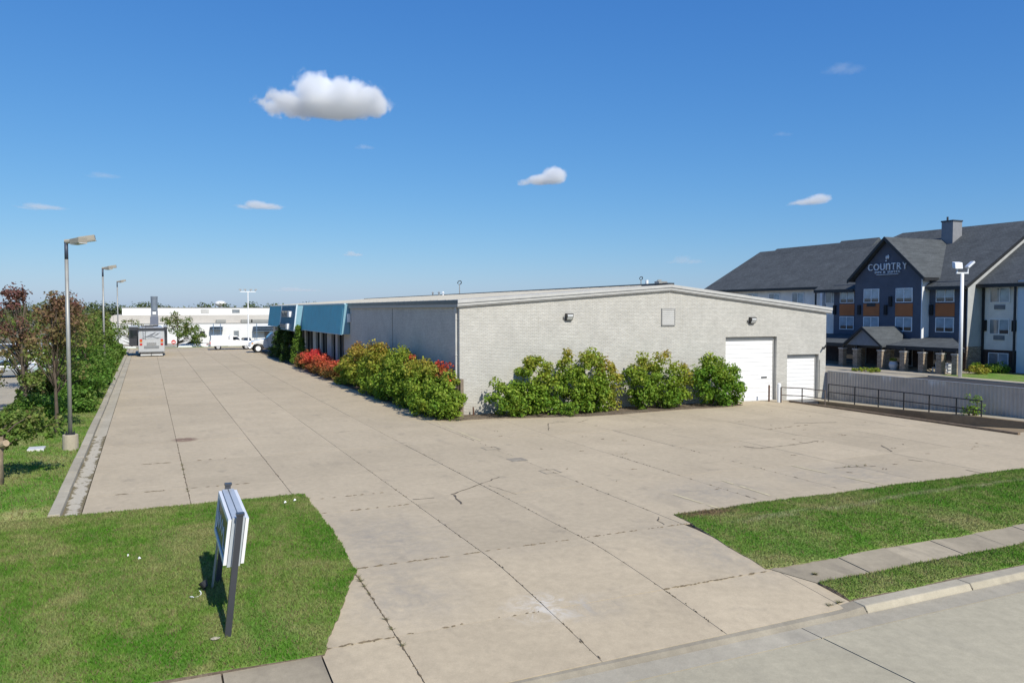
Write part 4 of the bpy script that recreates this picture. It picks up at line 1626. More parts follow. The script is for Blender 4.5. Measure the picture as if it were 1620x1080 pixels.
# white bollard and its dark neighbour pipe
m_ = MB()
m_.cyl((32.95, 35.05, 0), (32.95, 35.05, 1.05), .11, .11, 14)
m_.sphere((32.95, 35.05, 1.05), .11, (1, 1, .5), 14, 6)
tag(m_.build('bollard', M_WHITEM, smooth=False), 'pale white steel bollard beside the dock rail', 'bollard')
m_ = MB()
m_.cyl((32.72, 35.6, 0), (32.72, 35.6, .95), .05, .05, 8)
tag(m_.build('pipe_post', M_RUST), 'thin rusty pipe post between the white bollard and the tall door', 'post')


def railing(label, posts, ztop, zmid, group, zb=0.0):
    t = thing('pipe_railing', label, 'railing', (*posts[0], zb), group)
    m_ = MB()
    m_.tube([(p[0], p[1], ztop) for p in posts], [.028] * len(posts), 8)
    m_.build('rail', M_DARK if 'far' in label else simple('brown_rail', (0.12, 0.095, 0.08), .7), t)
    m_ = MB()
    m_.tube([(p[0], p[1], zmid) for p in posts], [.026] * len(posts), 8)
    m_.build('rail', M_DARK if 'far' in label else simple('brown_rail', (0.12, 0.095, 0.08), .7), t)
    for p in posts:
        m_ = MB()
        m_.cyl((p[0], p[1], zb - .05), (p[0], p[1], ztop + .02), .032, .032, 8)
        m_.build('post', M_DARK if 'far' in label else simple('brown_rail', (0.12, 0.095, 0.08), .7), t)
    return t


railing('short brown pipe railing running from the white bollard past the dock door', [(32.98, 34.9), (33.67, 34.0), (33.75, 32.4)], .87, .43, 'pipe railings at the dock')
railing('long dark pipe railing on the far concrete wall of the dock', [(36.2, 34.5), (36.2, 32.6), (36.2, 31.0), (36.2, 29.4), (36.2, 27.9), (36.2, 26.4), (36.2, 25.1)], .96, .50, 'pipe railings at the dock')

fence = thing('sheet_fence', 'blue grey corrugated metal fence with white lime runs behind dock', 'fence', (37.45, 20, 0))
# one corrugated sheet per bay
y = 35.75
while y > 3:
    y2 = y - 1.2
    m_ = MB()
    n = 24
    pr_ = []
    for k in range(n + 1):
        yy = y - (y - y2) * k / n
        ph = k % 4
        xx = 37.42 - (.04 if ph in (1, 2) else 0)
        pr_.append((xx, yy))
    vs = [(x_, yy, -.25) for x_, yy in pr_] + [(x_, yy, 1.6 + r.uniform(-.004, .004)) for x_, yy in pr_]
    m_.add(vs, [(k, k + 1, n + 2 + k, n + 1 + k) for k in range(n)])
    m_.build('corrugated_sheet', M_FENCE, fence)
    y = y2
m_ = MB()
m_.box(37.37, 37.47, 3, 35.75, 1.602, 1.63)
m_.build('cap_rail', simple('chalky_cap', (0.36, 0.38, 0.40), .6), fence)
for k in range(14):
    m_ = MB()
    yy = 35.6 - k * 2.4
    m_.box(37.44, 37.54, yy - .05, yy + .05, -.4, 1.58)
    m_.build('fence_post', M_GALV, fence)

# weed growing on the ledge by the rail
def hue_const(a, sd=0.06):
    return lambda p, rr: a + rr.normal(size=len(p)) * sd


shrub('weed', 'scraggly green weed growing by the dock railing in front of blue fence', 'weed', (36.5, 25.9, 0.15), [(0, 0, .5, .35, .5, .45)], 18, 22, .22, .10, L_SHRUB, hue_const(.15), 501, None, 6)

# ------------------------------------------------------------------ shrubs of the warehouse
def hue_top(zlo, zhi, base, top, noise_s=0.16):
    def fn(p, rr):
        k = np.clip((p[:, 2] - zlo) / (zhi - zlo), 0, 1)
        w_ = np.sin(p[:, 0] * 2.1 + 1.0) * np.sin(p[:, 1] * 2.6) * np.sin(p[:, 2] * 2.3 + .4)
        return base + (top - base) * k ** 1.5 + w_ * .12 + rr.normal(size=len(p)) * .05
    return fn


G1 = 'green shrubs along the brick front'
shrub('shrub', 'green bushy shrub with tall peak, nearest the warehouse corner', 'shrub', (17.0, 35.95, .0),
      [(-.85, .0, .9, .8, .75, .95), (.55, .1, 1.5, .75, .75, 1.6), (.2, -.2, .8, 1.1, .8, .8), (1.35, .0, 1.35, .5, .6, 1.15), (-1.15, .1, 1.75, .25, .3, .45), (.7, .1, 2.75, .4, .4, .6), (1.5, -.1, .5, .6, .6, .5)],
      105, 75, .30, .14, L_SHRUB, hue_top(.8, 3.4, .16, .50), 21, G1)
shrub('shrub', 'broad green shrub under the left wall light, turning brown at right', 'shrub', (20.6, 35.6, .0),
      [(-.9, .0, 1.2, .75, .7, 1.2), (-1.15, .1, 2.4, .35, .4, .75), (.1, .0, 1.6, .85, .8, 1.6), (1.15, .0, 1.35, .65, .7, 1.35), (.3, -.2, .8, 1.2, .8, .8), (.2, .1, 2.9, .45, .4, .4), (1.2, .1, 2.35, .4, .4, .5)],
      115, 75, .30, .14, L_SHRUB, lambda p, rr: hue_top(.8, 3.5, .18, .46)(p, rr) + np.clip((p[:, 0] - 21.2) * .30, 0, .25), 22, G1)
shrub('shrub', 'green shrub with russet tips below the louvred vent', 'shrub', (25.0, 35.4, .0),
      [(-1.5, .0, 1.2, .6, .7, 1.2), (-.9, .0, 1.4, .7, .7, 1.35), (.2, .0, 1.45, .8, .75, 1.5), (1.1, .0, 1.1, .6, .6, 1.1), (-.7, .1, 2.55, .35, .35, .45), (.3, .1, 2.7, .4, .35, .4), (1.25, .1, 2.0, .4, .35, .45), (1.95, .1, 1.55, .35, .35, .35)],
      100, 75, .30, .14, L_SHRUB, lambda p, rr: hue_top(.8, 3.1, .14, .52)(p, rr) + np.clip((p[:, 0] - 25.5) * .14, 0, .2), 23, G1)
shrub('shrub', 'dense bright green shrub growing beside the tall white door', 'shrub', (28.55, 35.1, .0),
      [(-.2, .0, 1.3, 1.0, .8, 1.3), (.5, -.1, .9, .9, .7, .9), (-.3, .1, 2.2, .6, .5, .6), (.75, .1, 1.75, .5, .5, .5), (-1.1, .1, 1.7, .4, .4, .5), (1.2, -.1, .8, .35, .4, .7)],
      105, 78, .28, .13, L_SHRUB, hue_top(1.2, 3.0, .06, .36), 24, G1)
shrub('low_plant', 'low grey green plant at the foot of the front shrubs', 'plant', (19.05, 34.7, .0), [(0, 0, .3, .5, .35, .3)], 14, 40, .16, .09, L_SHRUB, hue_const(.12), 25, None, 3)

G2 = 'shrubs along the shaded side wall'
shrub('shrub', 'bright lime green shrub at the warehouse corner, nearest the lot', 'shrub', (13.05, 37.0, .0),
      [(0, -.3, .8, .9, 1.1, .8), (.3, .6, 1.2, .8, 1.1, 1.0), (-.3, 1.0, .8, .75, 1.0, .85), (.2, -.9, .6, .6, .7, .6), (.9, -1.2, 1.0, .4, .3, .35)],
      110, 75, .27, .13, L_SHRUB, hue_top(.9, 2.1, .20, .30), 31, G2)
shrub('shrub', 'green shrub with red tipped sprigs against the shaded wall', 'shrub', (13.2, 40.2, .0),
      [(-.1, -.6, 1.1, .85, 1.1, 1.1), (.1, .7, 1.35, .85, 1.2, 1.25), (-.3, 1.2, .8, .7, 1.0, .8), (.4, -2.1, 2.25, .25, .3, .5), (.5, -2.6, 1.9, .25, .25, .3), (.2, -.2, 2.2, .5, .6, .35)],
      120, 75, .29, .13, L_SHRUB, lambda p, rr: hue_top(1.0, 2.6, .16, .52)(p, rr) + np.where((p[:, 1] < 38.6) & (p[:, 2] > 1.75), .5, 0), 32, G2)
shrub('shrub', 'tall green shrub in the middle of the side wall row', 'shrub', (13.2, 44.2, .0),
      [(-.1, -.8, 1.4, .9, 1.2, 1.4), (.1, .6, 1.6, .9, 1.2, 1.55), (-.3, 1.2, .9, .75, 1.1, .9), (.1, .0, 2.85, .35, .5, .5), (.1, -1.6, 2.35, .45, .6, .5)],
      120, 75, .31, .14, L_SHRUB, lambda p, rr: hue_top(.9, 3.2, .14, .40)(p, rr) + np.where((np.abs(p[:, 1] - 42.4) < .3) & (p[:, 2] > 2.4), .6, 0), 33, G2)
shrub('shrub', 'olive shrub with bronze top, mid row on the side wall', 'shrub', (13.2, 48.6, .0),
      [(-.1, -.8, 1.4, .95, 1.3, 1.4), (.0, .8, 1.5, .95, 1.4, 1.55), (-.3, .0, .9, .9, 1.8, .9), (.0, .4, 2.7, .6, 1.0, .5)],
      115, 75, .32, .14, L_SHRUB, hue_top(.8, 3.0, .22, .58), 34, G2)
shrub('shrub', 'bronze and olive shrub next to the red bushes', 'shrub', (13.2, 54.0, .0),
      [(-.1, -1.4, 1.3, .95, 1.4, 1.35), (.0, .4, 1.4, .95, 1.4, 1.4), (-.2, 1.8, 1.1, .8, 1.3, 1.1), (-.3, 2.4, .7, .7, 1.2, .7), (.1, .6, 2.45, .5, .8, .4)],
      110, 75, .32, .15, L_SHRUB, hue_top(.5, 2.8, .30, .66), 35, G2)
G3 = 'low red bushes by the office'
for i, (yy, hh, hb, lb) in enumerate(((60.8, 1.25, .62, 'bright coral red bush beside the bronze shrub'), (64.8, 1.45, .72, 'scarlet bush in the middle of the red row'), (68.8, 1.65, .98, 'deep crimson bush, tallest of the red row'), (73.0, 1.45, .42, 'orange brown bush at the far end by the cedars'))):
    shrub('red_bush', lb, 'bush', (12.95, yy, .0), [(0, -.9, hh * .55, .85, 1.3, hh * .5), (0, .9, hh * .55, .85, 1.4, hh * .52), (.2, 0, hh * .72, .7, 1.3, hh * .38)], 70, 66, .26, .13, L_RED, hue_top(.25, hh, hb * .35, hb, .1), 41 + i, G3, 6)

G4 = 'columnar cedars by the office'


def cedar(y, x, h, rad, hue, seed, label):
    cl = []
    rr = np.random.default_rng(seed)
    for k in range(90):
        z = rr.random() ** .9 * (h - .15) + .1
        rz = rad * (1 - z / h) ** .6 * (.7 + .3 * min(1, z / .6)) + .03
        a = rr.random() * 6.283
        kk = math.sqrt(rr.random()) * .9
        cl.append((x + math.cos(a) * rz * kk, y + math.sin(a) * rz * kk, z, .2 + .12 * (1 - z / h)))
    t = thing('cedar', label, 'cedar', (x, y, 0), G4)
    me = leaf_mesh('foliage', cl, 60, .12, L_CEDAR, hue_const(hue, .1), seed, .03, -.1, off=(x, y, 0))
    o = bpy.data.objects.new('foliage', me)
    col.objects.link(o)
    o.parent = t
    MB().tube([(x, y, -.1), (x, y, h * .8)], [.07, .02], 6).build('trunk', M_BARK, t)


cedar(78.2, 13.25, 3.75, .85, .8, 51, 'bright green pointed cedar in front of the sunlit side of the blue bay')
cedar(83.0, 13.15, 3.4, 1.15, .25, 52, 'dark bushy cedar under the sign bay')
cedar(87.5, 13.1, 3.9, 1.1, .3, 53, 'dark pointed cedar at the far side of the sign bay')
cedar(92.0, 13.3, 2.9, 1.1, .2, 54, 'shorter dark cedar by the last brick pier')

# ------------------------------------------------------------------ lamp posts on the left verge
def lamp_post(base, h, label):
    x, y = base
    t = thing('lamp_post', label, 'lamp post', (x, y, 0), 'twin head lamp posts along the left verge')
    m_ = MB()
    m_.cyl((x, y, -.2), (x, y, .62), .275, .265, 20)
    m_.build('concrete_base', M_FAR, t, bevel=.02)
    m_ = MB()
    m_.box(x - .16, x + .16, y - .16, y + .16, .625, .66)
    for a in (-1, 1):
        for b in (-1, 1):
            m_.cyl((x + a * .125, y + b * .125, .66), (x + a * .125, y + b * .125, .74), .018, .018, 6)
    m_.build('base_plate', M_DARK, t)
    m_ = MB()
    m_.cyl((x, y, .66), (x, y, h - .62), .075, .068, 12)
    m_.build('pole', M_GALV, t, True)
    m_ = MB()
    m_.cyl((x, y, h - .615), (x, y, h), .066, .064, 12)
    m_.build('pole_top', simple('bronze_pole', (0.045, 0.055, 0.085), .5), t, True)
    m_ = MB()
    m_.box(x - .07, x + .07, y - .045, y + .045, 1.15, 1.3)
    m_.build('hand_hole', M_DARK, t)
    # arms and two shoebox heads, splayed over the lot
    for k, (ang, til, dz) in enumerate(((-3, .16, .03), (-52, .05, -.03))):
        d = Vector((math.cos(R(ang)), math.sin(R(ang)), 0))
        s = Vector((-d.y, d.x, 0))
        up = Vector((0, 0, 1))
        dt = (d + up * til).normalized()
        ut = s.cross(dt) * -1
        ut = dt.cross(s) * -1 if ut.z < 0 else ut
        a = Vector((x, y, h + .03 + dz))
        m_ = MB()
        m_.cyl(a - d * .06, a + dt * .36, .05, .055, 8)
        arm = m_.build('arm', M_LAMPTAN, t)
        c0 = a + dt * .34
        c1 = a + dt * .98
        hw, hh = .175, .105
        m_ = MB()
        secs = []
        for c, w2, h2 in ((c0, .10, .07), (c0 + dt * .10, hw * .9, hh * .85), (c1, hw, hh)):
            secs.append([c - s * w2 - ut * h2, c + s * w2 - ut * h2, c + s * w2 * .93 + ut * h2, c - s * w2 * .93 + ut * h2])
        m_.loft(secs)
        hd = m_.build('lamp_head', M_LAMPTAN, t, bevel=.012)
        m_ = MB()
        m_.obox((c0 + c1) / 2 + dt * .06 - ut * (hh + .004), dt * .28, s * .15, ut * .012)
        m_.build('lens', M_LENS, hd)
    return t


lamp_post((-2.68, 34.05), 7.8, 'nearest twin head lamp post on round concrete base')
lamp_post((-3.05, 70.0), 8.5, 'second twin head lamp post, half hidden by the trees')
lamp_post((-3.2, 109.0), 8.7, 'farthest twin head lamp post, near the parked motorhome')

# ------------------------------------------------------------------ sign on two posts in the lawn
def tilt(p):
    """the whole sign leans a little to the right"""
    z = max(p[2], zf(13.7))
    return (p[0] + .115 * (z + .1) + .012 * (p[1] - 13.7), p[1] - .03 * (z + .1), p[2] * .955 if p[2] > 0 else p[2])


sgn = thing('lawn_sign', 'leaning white framed cabinet sign on two dark posts in the lawn', 'sign', (1.1, 14.7, -.08))
SY0, SY1 = 13.82, 16.12


def tb(x0, x1, y0, y1, z0, z1):
    m_ = MB()
    m_.box(x0, x1, y0, y1, z0, z1)
    m_.v = [tilt(p) for p in m_.v]
    return m_


for y in (13.72, 16.18):
    m_ = tb(1.05, 1.15, y - .055, y + .055, -.35, 2.02)
    p_ = m_.build('post', M_CHARCOAL, sgn)
    m_ = tb(1.035, 1.165, y - .065, y + .065, 2.023, 2.06)
    m_.build('post_cap', M_CHARCOAL, p_)
tb(.998, 1.202, SY0, SY1, 1.10, 1.955).build('cabinet', simple('cabinet_aluminium', (0.46, 0.50, 0.54), .45, .1, .05), sgn)
tb(1.094, 1.106, SY0 + .02, SY1 - .02, 1.9575, 1.964).build('seam', M_CHARCOAL, sgn)
for (xa, xb, nm) in ((.935, .988, 'left'), (1.212, 1.262, 'right')):
    z0, z1 = 1.14, 1.93
    m_ = MB()
    t_ = .075
    for (y0, y1, a, b) in ((SY0, SY1, z1 - t_, z1), (SY0, SY1, z0, z0 + t_), (SY0, SY0 + t_, z0 + t_, z1 - t_), (SY1 - t_, SY1, z0 + t_, z1 - t_)):
        m_.box(xa, xb, y0, y1, a, b)
    m_.v = [tilt(p) for p in m_.v]
    m_.build('retainer', M_WHITE, sgn)
    fx0, fx1 = (xa + .02, xa + .04) if nm == 'left' else (xb - .04, xb - .02)
    tb(fx0, fx1, SY0 + t_ - .01, SY1 - t_ + .01, z0 + t_ - .01, z1 - t_ + .01).build('sign_face', simple('dark_green_face', (0.030, 0.055, 0.032), .30, 0, .15, 1.5, spec=.25), sgn)
# white brush-script strokes on the side that faces the lot's left
scr = MB()
pts = [(15.92, 1.86), (15.80, 1.30), (15.62, 1.62), (15.48, 1.36), (15.28, 1.66), (15.12, 1.40), (14.9, 1.66), (14.72, 1.42), (14.52, 1.62), (14.36, 1.34), (14.12, 1.30)]
for (a, b) in zip(pts, pts[1:]):
    scr.bar((.948, a[0], a[1]), (.948, b[0], b[1]), .008, .035)
scr.v = [tilt(p) for p in scr.v]
scr.build('script_stroke', M_WHITE, sgn)
m_ = MB()
m_.cyl(tilt((1.0, 15.85, zf(15.8))), tilt((1.0, 15.85, 1.2)), .022, .022, 8)
m_.build('conduit', M_GALV, sgn)
# flood light on the grass behind the sign
t = thing('ground_floodlight', 'small black ground flood light in the shadow of the lawn sign', 'flood light', (.90, 15.75, .05))
m_ = MB()
m_.cyl((.90, 15.75, .03), (.90, 15.75, .15), .025, .02, 8)
m_.build('stake', M_DARK, t)
m_ = MB()
m_.cyl((.92, 15.70, .14), (.87, 15.75, .23), .05, .085, 14)
m_.build('lamp_can', M_DARK, t)
m_ = MB()
pts = [(.80 + .06 * math.sin(a * 1.4) - .03 * a, 15.55 - a * .04, .09 + .05 * math.cos(a * 1.4) * math.exp(-a * .2)) for a in [k * .4 for k in range(14)]]
m_.tube(pts, [.008] * len(pts), 6)
m_.build('cable', M_WHITEM, t)

# small things in the lawn
m_ = MB()
m_.box(-4.1, -3.55, 34.0, 34.7, .02, .15)
tag(m_.build('ground_hatch', simple('pale_lid', (0.55, 0.55, 0.53), .7), bevel=.02), 'pale rectangular utility hatch in the grass by the nearest lamp post', 'hatch')
for i, (x, y) in enumerate(((-.44, 18.6), (-.22, 18.3), (3.34, 22.05), (3.62, 22.2))):
    m_ = MB()
    s = .035
    m_.add([(x - s, y - s * .6, .07), (x + s, y - s * .5, .09), (x + s * .8, y + s, .08), (x - s * .7, y + s * .8, .10), (x, y, .13)], [(0, 1, 4), (1, 2, 4), (2, 3, 4), (3, 0, 4), (0, 3, 2, 1)])
    tag(m_.build('paper_scrap', M_WHITE), ['left scrap of white paper in the grass left of the sign', 'right scrap of white paper in the grass left of the sign', 'white scrap in the grass near the lot edge behind the sign', 'tiny white scrap at the lawn corner by the lot'][i], 'litter', 'paper scraps in the lawn')
m_ = MB()
m_.add([(.93 + .08 * math.cos(a) * (1 + .2 * math.sin(3 * a)), 13.62 + .06 * math.sin(a), -.04 + .0) for a in [k * .698 for k in range(9)]] + [(.93, 13.62, -.01)], [(k, (k + 1) % 9, 9) for k in range(9)])
tag(m_.build('concrete_lump', M_CURB), 'pale lump of concrete at the foot of the near sign post', 'footing')

# ------------------------------------------------------------------ trees on the left verge
def hue_tree(z0, z1, lo, hi, sd=.07):
    def fn(p, rr):
        k = np.clip((p[:, 2] - z0) / (z1 - z0), 0, 1)
        w_ = np.sin(p[:, 0] * 1.7 + 2) * np.sin(p[:, 1] * 1.3 + 1) * np.sin(p[:, 2] * 1.9)
        return lo + (hi - lo) * k + w_ * .18 + rr.normal(size=len(p)) * sd
    return fn


t1 = tree('tree', 'small near tree with pale cut trunk at the left edge of the lawn', (-4.15, 27.9, 0), 3.6,
          [(.85, 1.0, 1.7, .75, .9, .5), (.1, 1.0, 1.55, .6, .8, .4), (-.7, .9, 1.9, .8, .8, .6), (-1.0, .8, 3.0, .9, .9, .7)],
          75, 46, .26, .13, hue_tree(1.0, 3.4, .16, .62), 61, trunk_r=.12, lean=(-.3, .5), branches=16)
m_ = MB()
m_.tube([(-4.15, 27.9, -.1), (-4.14, 27.95, .7), (-4.12, 28.0, 1.5)], [.20, .165, .155], 10)
m_.build('lower_trunk', M_BARKL, t1, True)
m_ = MB()
m_.cyl((-3.98, 27.86, 1.28), (-3.86, 27.72, 1.34), .11, .10, 10)
m_.build('cut_limb', simple('cut_wood', (0.42, 0.32, 0.21), .8, 0, .15, 8), t1)
tree('tree', 'slender reddish tree just behind the nearest lamp post', (-3.55, 38.6, 0), 6.3,
     [(.2, .1, 5.0, .9, .9, .8), (.6, -.2, 4.2, .8, .9, .7), (-.3, .1, 3.7, .8, .8, .7), (.3, .1, 5.7, .6, .6, .45), (.9, .2, 2.7, .6, .7, .4)],
     62, 34, .27, .14, hue_tree(2.0, 5.6, .25, .82), 62, trunk_r=.085, branches=34)
tree('tree', 'red leaved open tree with dark trunk at the left', (-5.5, 45.4, 0), 6.5,
     [(-.3, .3, 5.4, .9, 1.0, .8), (-1.2, .5, 4.6, 1.0, 1.0, .7), (.3, .0, 4.2, .8, .9, .7), (-.4, .2, 6.1, .5, .5, .35), (-.9, .4, 3.0, 1.2, 1.2, .7), (.3, .0, 2.0, .9, 1.0, .5)],
     72, 30, .29, .15, hue_tree(1.5, 5.4, .30, 1.0), 63, trunk_r=.12, branches=40)
tree('tree', 'bushy dark tree with bronze top right of the red tree', (-3.95, 48.2, 0), 6.3,
     [(.0, .0, 4.6, 1.1, 1.3, 1.0), (.3, .2, 5.5, .8, .9, .6), (-.2, .2, 3.2, 1.2, 1.4, 1.0), (.3, -.3, 2.0, 1.1, 1.3, .8)],
     88, 40, .32, .16, hue_tree(1.6, 5.6, .06, .78), 69, trunk_r=.11)
tree('tree', 'low spreading green tree overhanging the kerb', (-3.9, 53.0, 0), 5.0,
     [(.0, .0, 2.6, 1.3, 1.8, 1.2), (.5, -.8, 1.3, 1.1, 1.4, .8), (-.6, .6, 3.7, 1.1, 1.5, .8)],
     75, 42, .34, .17, hue_tree(1.5, 5.2, .02, .5), 64)
tree('tree', 'leafy green tree by the kerb before the second lamp', (-3.8, 60.0, 0), 5.2,
     [(.0, .0, 2.7, 1.4, 2.1, 1.3), (.7, -.6, 1.2, 1.1, 1.7, .8), (-.5, .6, 3.9, 1.1, 1.6, .8)],
     80, 42, .38, .18, hue_tree(1.5, 5.0, .05, .55), 65)
tree('tree', 'olive tree standing round the second lamp post', (-4.3, 69.0, 0), 5.3,
     [(.0, .0, 3.0, 1.5, 2.5, 1.5), (.6, -.5, 1.2, 1.2, 2.0, .8), (-.3, .8, 4.3, 1.1, 1.8, .8)],
     85, 42, .42, .20, hue_tree(1.5, 5.2, .12, .5), 66)
tree('tree', 'tall olive tree in the far half of the verge', (-4.3, 81.0, 0), 5.6,
     [(.0, .0, 3.1, 1.6, 3.0, 1.7), (.6, -.5, 1.1, 1.2, 2.6, .8), (-.2, .8, 4.6, 1.2, 2.0, .8)],
     88, 42, .48, .22, hue_tree(1.5, 5.4, .15, .45), 67)
tree('tree', 'round green tree near the third lamp post', (-4.5, 95.0, 0), 5.3,
     [(.0, .0, 3.0, 1.7, 3.2, 1.8), (.7, .0, 1.0, 1.1, 3.2, .8), (-.4, .8, 4.2, 1.2, 2.0, .8)],
     88, 42, .50, .24, hue_tree(1.5, 5.4, .12, .4), 68)
tree('tree', 'brownish tree at the far left frame edge', (-8.6, 50.5, 0), 5.6,
     [(.0, .0, 4.2, 1.3, 1.4, 1.0), (-1.0, .3, 2.4, 1.2, 1.3, .8), (.6, .2, 1.6, 1.0, 1.2, .7)],
     60, 30, .32, .16, hue_tree(1.0, 5.2, .45, .9), 70, trunk_r=.11, branches=36)
tree('tree', 'thin grey green tree behind the verge trees', (-7.4, 62, 0), 5.6,
     [(.0, .0, 4.1, 1.3, 1.6, 1.2), (.2, .3, 2.4, 1.3, 1.6, .9)],
     48, 30, .36, .19, hue_tree(1.0, 5.6, .2, .5), 71, trunk_r=.1, branches=34)
# low shrubs under the trees
for i, (x, y, rx, ry, rz, hb) in enumerate(((-4.6, 41.3, 1.1, 1.0, .8, .1), (-3.5, 46.6, 1.0, 1.3, .75, .04), (-3.2, 54.5, .8, 1.8, .8, .05), (-3.1, 63.5, .7, 2.2, .9, .08), (-3.1, 74.5, .7, 2.8, .9, .1), (-3.2, 87.5, .8, 3.4, .9, .1), (-3.2, 101, .8, 3.4, .8, .12), (-5.6, 52, 1.0, 1.6, 1.0, .3))):
    lab = ['low dark green shrub left of the lamp post base', 'low bright green shrub right of the dark trunk', 'green shrub spilling over the kerb, nearest of those on the kerb', 'second green shrub on the kerb, before the second lamp', 'green shrub on the kerb just past the second lamp', 'long green shrub on the kerb in the far half', 'last green shrub on the verge by the third lamp', 'brown tinged shrub behind the dark trunk'][i]
    shrub('verge_shrub', lab, 'shrub', (x, y, 0), [(0, 0, rz * .8, rx, ry, rz), (.1, ry * .4, rz * 1.2, rx * .6, ry * .5, rz * .5)], 55, 55, .3, .16 if i < 3 else .2, L_TREE, hue_tree(0, 2, hb, hb + .1), 81 + i, 'shrubs under the verge trees', 4)
# pale green utility cabinet among the trees
t = thing('utility_cabinet', 'pale green utility cabinet half hidden among the left trees', 'cabinet', (-6.4, 60.5, 0))
m_ = MB()
m_.box(-6.75, -6.05, 60.2, 60.8, 0, 1.5)
m_.build('housing', M_TEAL, t, bevel=.03)
m_ = MB()
m_.box(-6.68, -6.12, 60.17, 60.197, .15, 1.4)
m_.build('door', M_TEAL, t)


# ------------------------------------------------------------------ vehicles
def wheel(mbT, mbR, c, axis, r_, w_):
    c, axis = Vector(c), Vector(axis)
    mbT.cyl(c - axis * w_ / 2, c + axis * w_ / 2, r_, r_, 18)
    mbR.cyl(c - axis * (w_ / 2 + .012), c + axis * (w_ / 2 + .012), r_ * .6, r_ * .55, 14)


def add_wheels(t, pts, r_, w_, rim=M_SILVER):
    for p in pts:
        a, b = MB(), MB()
        wheel(a, b, p, (1, 0, 0), r_, w_)
        wo = a.build('wheel', M_BLACK, t)
        b.build('rim', rim, wo)


def body_loft(stations, n_top=True):
    """stations: (y, half width bottom, half width top, z bottom, z top)"""
    secs = []
    for (y, wb, wt, zb, zt) in stations:
        zm = zb + (zt - zb) * .55
        secs.append([(-wb, y, zb), (wb, y, zb), (wb * 1.03, y, zm), (wt, y, zt - .05), (wt * .9, y, zt), (-wt * .9, y, zt), (-wt, y, zt - .05), (-wb * 1.03, y, zm)])
    m_ = MB()
    m_.loft(secs)
    return m_


def make_car(paint, label, suv=False):
    """car along +y (nose at +y), origin on the ground"""
    t = thing('parked_car', label, 'car', (0, 0, 0), 'cars parked in the neighbouring lots')
    H = .22 if suv else 0
    b = body_loft([(-2.2, .72, .70, .42, .78 + H), (-2.1, .84, .80, .28, .98 + H), (-1.2, .88, .84, .24, 1.0 + H), (.9, .88, .84, .24, .98 + H), (1.5, .86, .80, .26, .90 + H * .9), (2.1, .78, .70, .32, .76 + H * .8), (2.25, .66, .6, .40, .62 + H * .6)])
    b.build('body', paint, t, bevel=.03)
    g = MB()
    if suv:
        st = [(-2.0, .74, .62, .96 + H, 1.0 + H), (-1.75, .74, .62, .96 + H, 1.48 + H), (.1, .74, .62, .96 + H, 1.5 + H), (.95, .74, .66, .95 + H, 1.0 + H)]
    else:
        st = [(-1.75, .74, .66, .95, .99), (-1.05, .74, .58, .95, 1.40), (.05, .74, .58, .95, 1.43), (.95, .74, .66, .94, .98)]
    g.loft([[(-a, y, z0), (a, y, z0), (b_, y, z1), (-b_, y, z1)] for (y, a, b_, z0, z1) in st])
    g.build('windows', M_GLASS, t)
    rf = MB()
    if suv:
        rf.obox((0, -.8, 1.5 + H), (.6, 0, 0), (0, .95, 0), (0, 0, .025))
    else:
        rf.obox((0, -.5, 1.435), (.56, 0, 0), (0, .58, 0), (0, 0, .02))
    rf.build('roof', paint, t, bevel=.015)
    add_wheels(t, [(s * .8, y, .33) for s in (-1, 1) for y in (-1.35, 1.4)], .33, .2)
    for s in (-1, 1):
        m_ = MB()
        m_.obox((s * .62, -2.19, .8 + H), (.14, 0, 0), (0, .03, 0), (0, 0, .07))
        m_.build('tail_light', M_RED, t)
        m_ = MB()
        m_.obox((s * .56, 2.17, .62 + H * .6), (.15, 0, 0), (0, .06, 0), (0, 0, .05))
        m_.build('headlight', M_LENS, t)
    m_ = MB()
    m_.obox((0, -2.2, .42), (.7, 0, 0), (0, .06, 0), (0, 0, .09))
    m_.obox((0, 2.22, .4), (.62, 0, 0), (0, .06, 0), (0, 0, .09))
    m_.build('bumper', M_CHARCOAL, t)
    return t


P_W = simple('car_white', (0.72, 0.73, 0.74), .25, 0, .02)
P_S = simple('car_silver', (0.38, 0.40, 0.42), .25, .5, .03)
P_D = simple('car_dark', (0.03, 0.033, 0.04), .25, .2, .03)
P_R = simple('car_red', (0.30, 0.025, 0.02), .25, .1, .03)
protos = {}
cars = [('w', 0, (-14.5, 108, -.05), R(80), 'white car in the neighbouring lot, glimpsed between the left trees'),
        ('s', 0, (-12.6, 91, -.05), R(95), 'silver car under the branches behind the left trees'),
        ('w', 1, (-14.0, 99, -.05), R(88), 'white SUV behind the left trees beside a silver car'),
        ('d', 0, (-17.5, 104, -.05), R(85), 'dark car deep in the neighbouring lot on the left'),
        ('s', 1, (-11.0, 118, -.05), R(90), 'silver SUV seen right of the nearest lamp post through leaves'),
        ('w', 0, (-9.5, 84, -.05), R(98), 'white car nearest the verge among the left trees'),
        ('r', 0, (-8.8, 112, -.05), R(85), 'red car far back between the verge trees'),
        ('w', 1, (-22, 128, -.05), R(90), 'white SUV farthest left in the neighbouring lot'),
        ('s', 0, (-10.2, 74, -.05), R(100), 'silver car low behind the left trees, nearest of the lot'),
        ('d', 1, (-14.5, 82, -.05), R(92), 'dark SUV behind the brownish tree'),
        ('d', 1, (18.4, 172, -2.15), R(8), 'dark grey SUV parked before the white building, left of two'),
        ('w', 1, (25.4, 172, -2.15), R(3), 'white topped SUV parked before the white building, right of two'),
        ('w', 0, (6.2, 131, -.85), R(85), 'white car just right of the motorhome, partly hidden')]
paint = {'w': P_W, 's': P_S, 'd': P_D, 'r': P_R}
